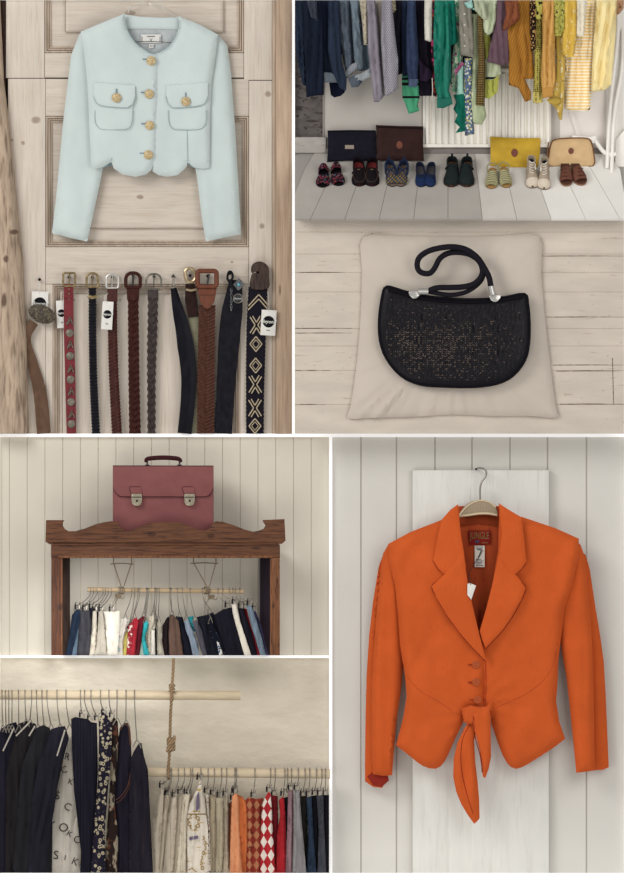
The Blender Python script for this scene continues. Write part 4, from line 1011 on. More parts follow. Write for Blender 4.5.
 ('top', 'top', 'small dark navy hem beside the mustard jumper', cloth('navy_b', '#252432'), 1, [(504, 26), (509, 30), (510.5, 51.5), (506, 53)]),
 ('blouse', 'blouse', 'rust coloured blouse with ruffled hem', cloth('rust', '#8f5234', ('noise', 2, 4, .55, .1, '#743c26')), 4, [(505.5, 0), (517, 0), (520, 18), (515, 23), (509, 28), (504, 31.5), (503.5, 26), (506.5, 15)]),
 ('jumper', 'jumper', 'mustard ribbed knit jumper with hanging sleeve', cloth('mustard_knit', '#a97329', ('ds', 2.6, .35, '#98651a', .35)), 3, [(515, 0), (531, 0), (531.5, 40), (533.5, 76), (532, 79), (524, 79), (530.5, 92), (530, 100), (524.5, 102), (519, 88), (509.5, 85), (509.5, 52), (507, 30), (516, 22)]),
 ('scarf', 'scarf', 'leopard spotted scarf beside the mustard jumper', cloth('leopard', '#bb9157', ('ring', 4, .45, '#2b1d18', .2)), 4, [(530.5, 0), (535.5, 0), (535, 50), (531.5, 51)]),
 ('top', 'top', 'short yellow top with black blots', cloth('blot_yellow', '#b5ac50', ('noise', 5, 6, .55, .04, '#1f1d1a')), 4, [(535, 0), (543, 0), (541.5, 20), (536, 20)]),
 ('blouse', 'blouse', 'yellow blouse with tiny black dots', cloth('dot_yellow', '#a89a48', ('dots', 1.9, .42, '#2d2918', .2)), 3, [(535, 14), (543, 14), (543, 60), (541.5, 90), (542, 102), (537, 103.5), (533.5, 102), (534.5, 70)]),
 ('blouse', 'blouse', 'ochre silk blouse sleeve with button cuff', cloth('ochre_silk', '#c4944a', ('noise', 3, 50, .55, .2, '#a87a33'), rough=.55), 4, [(542.5, 0), (554, 0), (554.5, 60), (555, 80), (552, 96), (547, 98), (543, 98), (541.5, 75), (543, 40)], 5, 2),
 ('scarf', 'scarf', 'olive yellow scarf with black scribbles', cloth('scribble', '#aaa54c', ('squig', 6, .018, '#25231c')), 4, [(553.5, 0), (566, 0), (564.5, 30), (560, 36), (554.5, 36)]),
 ('blouse', 'blouse', 'yellow paisley blouse with pointed dangling tie', cloth('paisley', '#c2a44a', ('noise', 4, 5, .58, .06, '#d9cdaa'), ('noise', 3, 3, .64, .05, '#917a3a', 4)), 3, [(556, 34), (565, 35), (564.5, 60), (563.5, 98), (562, 112), (561, 120.5), (558.5, 119), (556.5, 108), (552, 104), (547, 100), (552, 96), (555.5, 86), (556.5, 60)]),
 ('blouse', 'blouse', 'golden yellow patterned blouse short sleeve', cloth('golden', '#d2ae48', ('noise', 4, 6, .6, .06, '#e0cfa0')), 4, [(565, 0), (577, 0), (575.5, 40), (572.5, 57), (568, 57.5), (563.5, 55), (563, 40)]),
 ('blouse', 'blouse', 'short cream blouse over the yellow striped skirt', cloth('cream_b', '#ddd4bf'), 4, [(577, 0), (586.5, 0), (583.5, 36), (580, 36.5), (576.5, 35)]),
 ('skirt', 'skirt', 'white skirt with fine yellow horizontal stripes', cloth('yellow_stripe', '#eee0c4', ('hs', 3.1, .42, '#e3bd6c'), var=(.04, 7, 22)), 2, [(566.5, 58), (574, 54), (577, 36), (586, 0), (597, 0), (594.5, 40), (591.5, 70), (589.5, 110), (580, 111), (570, 110), (565, 108.5), (565, 90)], 9, 1.6),
 ('skirt', 'skirt', 'pale yellow pleated skirt at the bright end', cloth('pale_yellow', '#e6d49b', ('noise', 3, 60, .52, .2, '#d9bd73'), var=(.05, 6, 30)), 3, [(597, 0), (616, 0), (615.5, 30), (613, 60), (610.5, 85), (604, 90), (598, 91), (592, 92.5), (592.5, 70), (595, 30)], 6, 2.2),
 ('blouse', 'blouse', 'peach blouse corner at the end of the rail', cloth('peach_b', '#b58a66', ('dots', 5, .3, '#7d5a44')), 1, [(616, 0), (624, 0), (624, 8), (620, 14), (616.5, 15.5)]),
]
W2 += [  # backing clothes added to darken the gaps between the hanging ones
 ('coat', 'coat', 'inky navy coat glimpsed behind the jeans', cloth('back_a', '#1b1e29'), -1, [(296, 0), (345, 0), (345, 50), (330, 66), (300, 62), (296, 40)]),
 ('coat', 'coat', 'slate dark coat glimpsed behind the light jeans', cloth('back_b', '#2a2d37'), -1, [(345, 0), (393, 0), (393, 52), (370, 58), (346, 50)]),
 ('coat', 'coat', 'black coat glimpsed behind the denim sleeve', cloth('back_c', '#19181f'), -1, [(393, 0), (430, 0), (431, 60), (420, 66), (394, 60)]),
 ('dress', 'dress', 'dark forest dress glimpsed behind the green clothes', cloth('back_d', '#17302c'), -1, [(430, 0), (475, 0), (474, 52), (458, 56), (431, 50)]),
 ('dress', 'dress', 'dark olive dress glimpsed behind the sage clothes', cloth('back_e', '#3c3d2f'), -1, [(474, 0), (512, 0), (510, 44), (492, 50), (476, 46)]),
 ('dress', 'dress', 'dark bronze dress glimpsed behind the ochre clothes', cloth('back_f', '#4a371f'), -1, [(511, 0), (566, 0), (564, 44), (546, 52), (513, 46)]),
 ('dress', 'dress', 'amber dress glimpsed behind the golden blouses', cloth('back_g', '#a37a33'), -1, [(565, 0), (600, 0), (598, 42), (582, 46), (566, 40)]),
]
GO = {}
for sp in W2: GO[sp[2]] = garment(sp, GA, th=6, lay=8.5, base=24, grow=.7, famp=1.5)
def part_(key, name, m, out, th=1.6, lift=.3, edge=1.5, step=1.6, fold=None):
    o = next(v for k, v in GO.items() if key in k)
    cx = sum(p[0] for p in out) / len(out); cy = sum(p[1] for p in out) / len(out)
    d = max(surf(o, p[0] * .7 + cx * .3, p[1] * .7 + cy * .3, 0, 0) for p in out + [(cx, cy)])
    if d < 5: d = 40
    return puff(out, d + lift, th, edge, step, fold).build(name, m, o, angle=70)
part_('turned cuff', 'cuff', denim('cuff_a', '#626a72'), [(322.5, 72), (336, 73), (338, 82.5), (323.5, 82.5)], 2.4)
part_('rolled hem, darker', 'rolled_cuff', denim('cuff_b', '#8f949a', '#6c7178'), [(342.5, 73), (349, 66), (357, 61), (358.5, 67), (352, 74), (346, 79)], 3, .5, 2, 1.6, crumple(.6, 5, 2))
part_('patched thigh', 'rolled_cuff', denim('cuff_c', '#59616c', '#333b4a'), [(348, 78), (356, 74), (363, 81), (358, 87), (351.5, 87.5)], 3, .5, 2, 1.6, crumple(.6, 5, 5))
part_('next to the mauve', 'rolled_cuff', denim('cuff_d', '#9aa0a4', '#7b8288'), [(353.5, 75), (362, 73), (370, 68), (371.5, 76), (363, 81), (356, 82)], 3, .8, 2, 1.6, crumple(.6, 5, 7))
part_('denim jacket sleeve', 'cuff', denim('cuff_e', '#53617d', '#3f4c6a'), [(408.8, 79), (418, 79), (417, 87), (409, 87)], 2.2)
part_('deep gathered cuff', 'cuff', cloth('emerald_cuff', '#0b6a59', rough=.5), [(436.5, 98.5), (451.5, 97), (452.5, 104), (444, 108), (437, 108)], 2.4)
part_('pointed', 'knot', cloth('paisley_knot', '#a98d3c'), [(547, 99.5), (556, 96), (563, 101), (557, 106), (550, 104)], 3, .5)
part_('button cuff', 'cuff', cloth('ochre_cuff', '#b88740'), [(542.5, 88), (553, 87), (552, 96.5), (543, 98)], 2)
part_('tiny black dots', 'cuff', cloth('dot_cuff', '#b5a657', ('dots', 1.9, .3, '#2d2918', .2)), [(532.8, 92), (543, 92), (542, 103), (533.2, 103)], 2)
o_ = GO['taupe button shirt between floral and sage tops']
for yy in (14, 25, 35, 46):
    MB().disc(464.6, yy, surf(o_, 464.6, yy, 50), 1.1, .5, 12).build('button', mat('pearl_button', '#b9b5aa', .4, var=None), o_)
o_ = GO['mid blue denim jacket sleeve with stitched cuff']
MB().tube(drape(o_, [(416, 5 + 8 * i) for i in range(9)], .1, 45), .25, 5).build('side_seam', mat('seam_navy', '#232c44', .8, var=None), o_)
tag(MB().tube([(432.2, 78, 46), (432.6, 90, 46), (432, 101, 46)], .5, 5).build('ribbon', mat('off_white_string', '#c9c4ba', .8, var=None), None), 'thin white hanging ribbon beside the plum coat hem', 'ribbon')
# details of those clothes
def on(name, lab, cat, mb, m, group=None, sm_=True): return tag(mb.build(name, m, None, smooth=sm_), lab, cat, group)
# ================================================================ bay 3: black handbag on a cushion on white boards, seen from above
B3 = 44
wm3 = mat('worn_white_boards', '#c6bbae', .85, [('noise', 24, 3, .66, .08, '#b0a293'), ('noise', 3, 1.5, .72, .03, '#6f5f52', 5)], var=(.05, 50, 14), bump=(12, 3, .3))
f3 = grooved('floor', wm3, 294.9, 624, 218.6, 433.6, [232, 254, 272.5, 292, 328.5, 346, 370.5, 404.5], B3, w=.3, dep=.5, horiz=True, back=8)
# dark dirt lines where the joints are open
dirt = mat('open_joint', '#66564a', .95, [('noise', 9, 1, .5, .1, '#a2937f')], var=None)
m = MB()
for x0, x1, y in ((295, 345, 272.3), (295, 352, 328.3), (295, 352, 333), (295, 330, 370.5), (295, 326, 404.5), (541, 624, 256), (546, 624, 317), (553, 624, 365), (556, 620, 371), (560, 624, 404)):
    m.slab([(x0, y - .25), ((x0 + x1) / 2, y - .5), (x1, y - .1), (x1, y + .2), ((x0 + x1) / 2, y + .35), (x0, y + .5)], B3 - .2, B3 + .12)
m.slab([(612, 358), (612.8, 358), (614, 404), (613.2, 404)], B3 - .2, B3 + .12)
tag(m.build('floor_joint', dirt, None, smooth=False), kind='structure')
pil = mat('natural_cotton', '#c0b5a9', .95, var=(.03, 40, 40), bump=(1.2, 1.2, .08))
cu = thing('cushion', 'square undyed cotton cushion lying on the white floorboards', 'cushion', 452, 418, B3)
def pf(x, y):
    e = min(x - 352, 556 - x, y - 237, 416 - y); k = max(0, 1 - e / 42)
    a = math.atan2(y - 330, x - 450)
    return k * (1.3 * mn.noise(Vector((a * 13, 3, 1))) + .8 * mn.noise(Vector((a * 30, 1, 5)))) * (2.2 + 3.2 * max(0, (y - 340) / 80)) + 1.2 * mn.noise(Vector((x / 50, y / 50, 2)))
puff(sm([(363, 237), (400, 236), (452, 237), (500, 236), (539, 236), (541, 270), (544, 310), (548, 345), (552, 380), (556, 408), (558, 416), (550, 418), (530, 416), (490, 416), (452, 414.5), (410, 417), (370, 418), (354, 419), (347, 417.5), (350, 408), (354, 385), (358, 350), (361, 310), (362, 270)], 3), B3 + 3, 11, 30, 3.6, pf).build('cover', pil, cu)
k3 = 624 / 332
def z3(L): return [(292 + x / k3, 216 + y / k3) for x, y in L]
hb = thing('handbag', 'black woven handbag with corded handle and two silver clasps', 'bag', 452, 386, B3 + 12)
wv = mat('black_woven_straw', '#15131a', .42, [('vs', 4.4, .22, '#0d0c11'), ('noise', 5, 5, .52, .25, '#211b1f')], var=(.2, 2, 2))
wv.node_tree.nodes['Principled BSDF'].inputs['Specular IOR Level'].default_value = .14
o3 = sm(z3([(178, 133), (205, 140), (240, 149), (300, 156), (350, 157), (400, 153), (437, 147), (443, 165), (446, 200), (445, 240), (437, 272), (415, 300), (385, 315), (340, 321), (280, 320), (240, 316), (205, 300), (178, 268), (166, 235), (164, 195), (170, 150)]), 3)
def wf(x, y):
    c = (x - 380) / 2.25; r = y / 1.9
    return .6 * abs(math.sin(math.pi * c)) + .28 * math.sin(TAU * r + (math.pi if int(c) % 2 else 0))
hbody = puff(o3, B3 + 17, 10, 20, 1.15, wf).build('body', wv, hb)
edge = mat('black_piping', '#15131a', .5, var=None)
MB().tube([(x, y, B3 + 17.5) for x, y in o3], 1.5, 6, closed=True).build('piping', edge, hb)
topc = spline([(x, y, B3 + 20.5) for x, y in z3([(182, 140), (240, 154), (300, 161), (350, 162), (400, 158), (434, 152)])], 4)
MB().tube(topc, 1.2, 6).build('top_seam', edge, hb)
glm = mat('straw_painted_glint', '#7d6a5e', .4, metal=.0, var=(.3, 1, 1))  # glints and sheen of the straw painted on as small coloured quads
rr = random.Random(3)
dim = mat('straw_sheen', '#463e40', .5, var=(.2, 2, 2))
mids = [MB(), MB(), MB()]
for c in range(34):
    for r in range(40):
        x0 = 386 + 4.25 * c; y0 = 300 + 2.15 * r
        for sd in (-1, 1):
            x = x0 + sd * 1.0 + rr.uniform(-.12, .12); y = y0 + rr.uniform(-.3, .3)
            if segdist([(x, y)], o3)[0] < 6 or not (386 < x < 524): continue
            z = surf(hbody, x, y, -99, 0)
            if z < 40: continue
            w = math.exp(-((x - 438) / 60) ** 2 - ((y - 348) / 24) ** 2)
            q = rr.random()
            k = 2 if q < w * .55 else (1 if q < .35 + w * .45 else (0 if q < .75 else None))
            if k is None: continue
            h = .32 if k else .22; l = .8
            mids[k].add([(x - l, y - h + sd * .5, z + .05), (x + l, y - h - sd * .5, z + .05), (x + l, y + h - sd * .5, z + .2), (x - l, y + h + sd * .5, z + .2)], [(0, 1, 2, 3)])
for m_, mm in zip(mids, (mat('straw_dark_sheen', '#2b272c', .5, var=None), dim, glm)):
    m_.build('straw_glints', mm, hbody, smooth=False)['kind'] = 'stuff'
k4 = 624 / 110
cord = mat('black_cord', '#1b1921', .7, [('ds', 1.2, .35, '#2b2830', 1)], var=None)
pth = [(515, 290), (505, 240), (480, 190), (440, 130), (380, 85), (310, 68), (235, 72), (160, 92), (108, 130), (98, 180), (120, 212), (165, 218), (195, 190), (225, 135), (270, 105), (330, 98), (400, 112), (450, 150), (468, 200), (455, 245), (415, 280), (350, 295), (270, 298), (210, 300), (165, 315)]
p2 = [(505, 290), (490, 230), (465, 180)]
lift = lambda i: B3 + 24 + (3.2 if 2 < i < 9 else 0) - (0 if i < 14 else 2)
h = MB().tube([(400 + x / k4, 235 + y / k4, lift(i)) for i, (x, y) in enumerate(pth)], 2.9, 10, smooth=6).build('handle', cord, hb)
MB().tube([(400 + x / k4, 235 + y / k4, B3 + 20) for x, y in ((150, 318), (210, 330), (290, 340), (370, 325), (430, 290), (465, 250), (475, 210))], 2.3, 10, smooth=6).build('handle', cord, hb)
slv = mat('polished_silver', '#b9b6b2', .25, metal=.6, var=None)
for (cx, cy, ox, oy) in ((414.5, 294.5, 5, -4), (495, 298, -3, -7)):
    o = MB().slab(sm([(cx - 5, cy - 3), (cx, cy - 3.6), (cx + 5, cy - 3), (cx + 5.4, cy), (cx + 2, cy + 3.6), (cx - 2, cy + 3.6), (cx - 5.4, cy)], 3), B3 + 22, B3 + 24.4, .6).build('clasp', slv, hb)
for pt in ([(418, 291.5, B3 + 24), (428, 291.5, B3 + 23)], [(493, 295, B3 + 25), (490.8, 286.5, B3 + 24.5)]):
    MB().tube(pt, 3.2, 12).build('ferrule', slv, hb)
# ================================================================ bay 4: open wardrobe frame with a leather case on top
bb = mat('cream_beadboard', '#cfc7b8', .8, var=(.02, 40, 60))
grooved('wall_back', bb, 0, 329.3, 437, 655.5, [9.5 + 17.75 * i for i in range(19)], 0, w=.45, dep=.8)
def wood4(n, base, dkc, hz):
    a = (26, 1.8) if hz else (1.8, 26)
    return mat(n, base, .55, [('noise', a[0], a[1], .48, .22, dkc), ('noise', a[0] * .6, a[1] * .5, .6, .08, '#2c1814', 12), ('blob', [(152, 534, 5, 3.2), (211, 536, 4, 3), (256, 548, 6, 2), (60, 607, 3, 4)], '#2a1612', .6)], var=(.16, a[0] * .5, a[1] * .5), bump=(a[0] * .4, a[1] * .4, .2))
wh = wood4('walnut_stain_across', '#74492f', '#4d2c1d', True)
wv4 = wood4('walnut_stain_upright', '#6a3f28', '#452618', False)
wr4 = wood4('walnut_stain_light', '#8a5836', '#603921', False)
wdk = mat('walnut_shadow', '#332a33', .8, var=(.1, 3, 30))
k5 = 1.891
def z4(L): return [(x / k5, 436 + y / k5) for x, y in L]
wr = thing('wardrobe', 'dark brown wooden wardrobe frame without doors, with a scrolled top', 'wardrobe', 165, 655, 50)
FRD = 62
scr = [(87, 159), (122, 159), (119, 164), (119, 170), (123, 176), (130, 180), (142, 180), (160, 175), (180, 167), (196, 163), (210, 161), (222, 162), (226, 168), (232, 176), (241, 180), (252, 177), (268, 171), (290, 164), (315, 162), (340, 164), (362, 172), (378, 178), (389, 179), (397, 174), (403, 165), (408, 161), (420, 162), (440, 168), (460, 176), (478, 181), (490, 179), (499, 175), (502, 169), (499, 165), (496, 159), (538, 157), (540, 198), (533, 204), (94, 205), (86, 200)]
MB().slab(z4(scr), FRD - 10, FRD - 2, .8).build('crown_board', wh, wr, angle=30)
MB().box(51, 544.5, FRD - 12, 280, 557.5, FRD - 3.5, b=.8).build('lintel', wh, wr)
MB().box(52, 542, FRD - 12, 279, 545, FRD - 2, b=.6).build('lintel_moulding', wh, wr)
MB().box(58, 555.5, FRD - 12, 273, 558, FRD - 3, b=.5).build('lintel_bead', wr4, wr)
MB().box(51.3, 557.5, FRD - 12, 60.5, 655.3, FRD - 4, b=.8).build('front_post', wv4, wr)
MB().box(60, 557.5, FRD - 14, 62.6, 655.3, FRD - 5, b=.6).build('post_bead', wr4, wr)
MB().box(270, 557.5, FRD - 12, 279.8, 655.3, FRD - 4, b=.8).build('front_post', wr4, wr)
MB().box(62, 557.5, 6, 70, 655.3, 14, b=.6).build('rear_post', mat('walnut_dull', '#45352f', .7, [('noise', 1.6, 26, .5, .2, '#2f2422')], var=(.15, 2, 20)), wr)
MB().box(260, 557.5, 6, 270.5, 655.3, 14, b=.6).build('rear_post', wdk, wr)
MB().box(258.5, 557.5, 5, 260, 655.3, 10).build('rear_post_edge', mat('pale_edge', '#8f8a86', .8, var=None), wr, smooth=False)
for x0, x1 in ((52, 60), (271, 279)): MB().box(x0, 548, 6, x1, 556, FRD - 8, b=.5).build('side_rail', wv4, wr)
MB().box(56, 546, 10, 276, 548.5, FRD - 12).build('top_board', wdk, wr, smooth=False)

# leather case
cs = mat('oxblood_leather', '#8b5150', .6, [('noise', 30, 18, .5, .3, '#844a4c')], var=(.05, 12, 12), bump=(1.5, 1.5, .08))
csd = mat('case_edge', '#45232a', .6, var=None)
cb = thing('briefcase', 'reddish brown leather satchel case with two brass locks on the wardrobe', 'briefcase', 163, 545, 30)
k6 = 624 / 125
def z5(L): return [(100 + x / k6, 450 + y / k6) for x, y in L]
MB().box(112.8, 465.5, 24, 213.6, 545.5, 44, b=1.6).build('body', cs, cb)
fl_ = z5([(64, 77), (562, 78), (566, 84), (566, 186), (560, 205), (548, 222), (530, 233), (110, 233), (90, 226), (74, 210), (64, 188)])
f = MB().slab(fl_, 43, 46.2, .7).build('flap', cs, cb)
MB().tube([(x, y, 46.1) for x, y in z5([(65, 188), (75, 209), (92, 225), (112, 232), (320, 233), (530, 232), (548, 221), (560, 204), (565, 186)])], .3, 5, smooth=3).build('edge_line', csd, f)
MB().tube([(x, y, 46) for x, y in z5([(66, 79), (562, 80)])], .45, 5).build('top_edge', csd, f)
lk = mat('antique_lock', '#9a917c', .4, metal=.35, var=(.15, 2, 2))
for ox in (0, 264):
    tb_ = MB().slab(z5([(x + ox, y) for x, y in ((146, 186), (152, 183), (200, 183), (208, 190), (210, 222), (156, 222), (150, 205))]), 46, 47.2, .4).build('lock_tab', cs, cb)
    MB().tube([(x, y, 47.1) for x, y in z5([(q + ox, w) for q, w in ((157, 222), (151, 205), (147, 187), (153, 184), (200, 184))])], .28, 5).build('edge_line', csd, tb_)
    l = MB().slab(sm(z5([(q + ox, w) for q, w in ((158, 220), (183, 219), (208, 220), (209, 250), (206, 268), (196, 277), (183, 279), (170, 277), (160, 268), (157, 250))]), 2), 47, 49.4, .6).build('lock', lk, cb)
    MB().box(*z5([(158 + ox, 233)])[0], 49, *z5([(208 + ox, 238)])[0], 50, b=.2).build('lock_bar', mat('lock_dark', '#5c5446', .5, var=None), l)
    MB().disc(*z5([(184 + ox, 254)])[0], 49.2, 1.1, .5, 12).build('keyhole', NAILM, l)
hdl = mat('maroon_handle', '#452026', .5, var=None)
MB().tube([(x, y, 34) for x, y in z5([(228, 62), (232, 48), (250, 42), (315, 38), (380, 42), (400, 50), (403, 62)])], lambda t: 1.1 + 1.2 * math.sin(math.pi * t) ** .5, 10, smooth=5).build('handle', hdl, cb)
for ox in (236, 397): MB().tube([(*z5([(ox, 54)])[0], 34), (*z5([(ox, 76)])[0], 34)], .9, 8).disc(*z5([(ox, 76)])[0], 33, 2.6, 1.4, 12, 0, .9).build('handle_ring', DKMETAL, cb)

# rail hung on twine
rodm = mat('pale_wooden_rod', '#b79f7c', .6, [('noise', 30, 2, .55, .2, '#a68c68')], var=(.08, 12, 3))
tag(MB().tube([(87.5, 589.5, 34), (165, 590.5, 34), (243.5, 591.5, 34)], 2.3, 14).build('hanging_rail', rodm, None), 'pale wooden clothes rail hung inside the brown wardrobe', 'rail')
tw = mat('jute_twine', '#93826c', .9, [('hs', 1.4, .4, '#7b6b58')], var=None)
def twine(lab, a, b_, c_, knot):
    t = thing('twine', lab, 'string', c_[0], c_[1], 34)
    m = MB()
    for p0 in (a, b_):
        m.tube([(p0[0], 557, 36), (p0[0], p0[1], 36.6), (c_[0] + (1.5 if p0 is b_ else -1.5), c_[1] - 8, 37)], .55, 6)
    m.tube([(a[0] - 3, a[1] + 1, 36.5), ((a[0] + b_[0]) / 2, a[1] + .2, 36.5), (b_[0] + 2, b_[1] + 1.2, 36.5)], .6, 6)
    m.build('loop', tw, t)
    m = MB()
    for i in range(3):
        m.tube([(c_[0] - 3 + i * 1.8 + 1.2 * math.cos(q), 590.5 + 3.6 * math.sin(q), 34 + 3.6 * math.cos(q)) for q in [TAU * k / 12 for k in range(12)]], .6, 5, closed=True)
    kx, ky = knot
    m.tube([(kx + 2.6 * math.cos(q * 1.0) + .8 * math.sin(2.7 * q), ky - 2 + 1.9 * math.sin(q * 1.31), 38 + 1.4 * math.sin(q * 1.7)) for q in [k * .55 for k in range(30)]], .65, 6)
    m.tube([(kx + 2, ky - 1, 38), (kx + 4.5, ky + 1, 38), (kx + 6.5, ky - 1.5, 38)], .45, 5, smooth=3)
    m.tube([(kx - 2, ky, 38), (kx - 4, ky + 3, 38), (kx - 5.5, ky + 5.5, 38)], .45, 5, smooth=3)
    m.build('knot', tw, t)
twine('jute twine triangle holding the rail at its left end', (113.5, 563), (131.5, 563), (122.5, 594), (118, 598))
twine('jute twine triangle holding the rail near the dark trousers', (193.5, 562.5), (216, 562.5), (208, 594), (211, 599))

GH4 = 'hangers on the rail inside the wardrobe'
GB = 'clothes hanging inside the wardrobe'
def hanger(label, hx, ry, rr_, gx, gy, rd_, gd, group, clip=True, r=.33, w=3.2):
    """a wire hook over the rail at hx, its stem running down to the clip bar on the garment at gx"""
    t = thing('clothes_hanger', label, 'hanger', gx, gy, gd, group)
    q = rr_ + .5
    dd = rd_
    path = [(hx - .2, ry + q * .7, dd - q * .8), (hx - .2, ry - q * .3, dd - q), (hx, ry - q, dd), (hx, ry - q * .3, dd + q), (hx + .2, ry + q * 1.2, dd + q), ((hx * .6 + gx * .4), ry + q + (gy - ry - q) * .45, dd + q * .7), (gx, gy - 3.6, gd)]
    MB().tube(path, r, 5, smooth=4).build('hook', METAL, t)
    if clip:
        MB().tube([(gx - w, gy - 3.2, gd - 1.2), (gx, gy - 3.8, gd), (gx + w, gy - 3.2, gd + 1)], r, 5).build('bar', METAL, t)
        for sx in (-.8, .8):
            c = MB().box(gx + sx * w - 1.1, gy - 4.6, gd - 1.6, gx + sx * w + .7, gy + .4, gd + 1.8, b=.4)
            c.tube([(gx + sx * w - .4, gy - 4.4, gd + 1), (gx + sx * w + .6, gy - 7, gd + 2)], .4, 5)
            c.build('clip', mat('clip_plastic', '#2a272b', .4, var=None) if sx < 0 else METAL, t)
    else:
        MB().tube([(gx - w * 1.6, gy + 3, gd), (gx - w * .4, gy - 2.4, gd), (gx, gy - 3.6, gd), (gx + w * .6, gy - 2.2, gd), (gx + w * 1.6, gy + 4, gd)], r, 5, smooth=3).build('shoulder_wire', METAL, t)
    return t
K = '#252430'
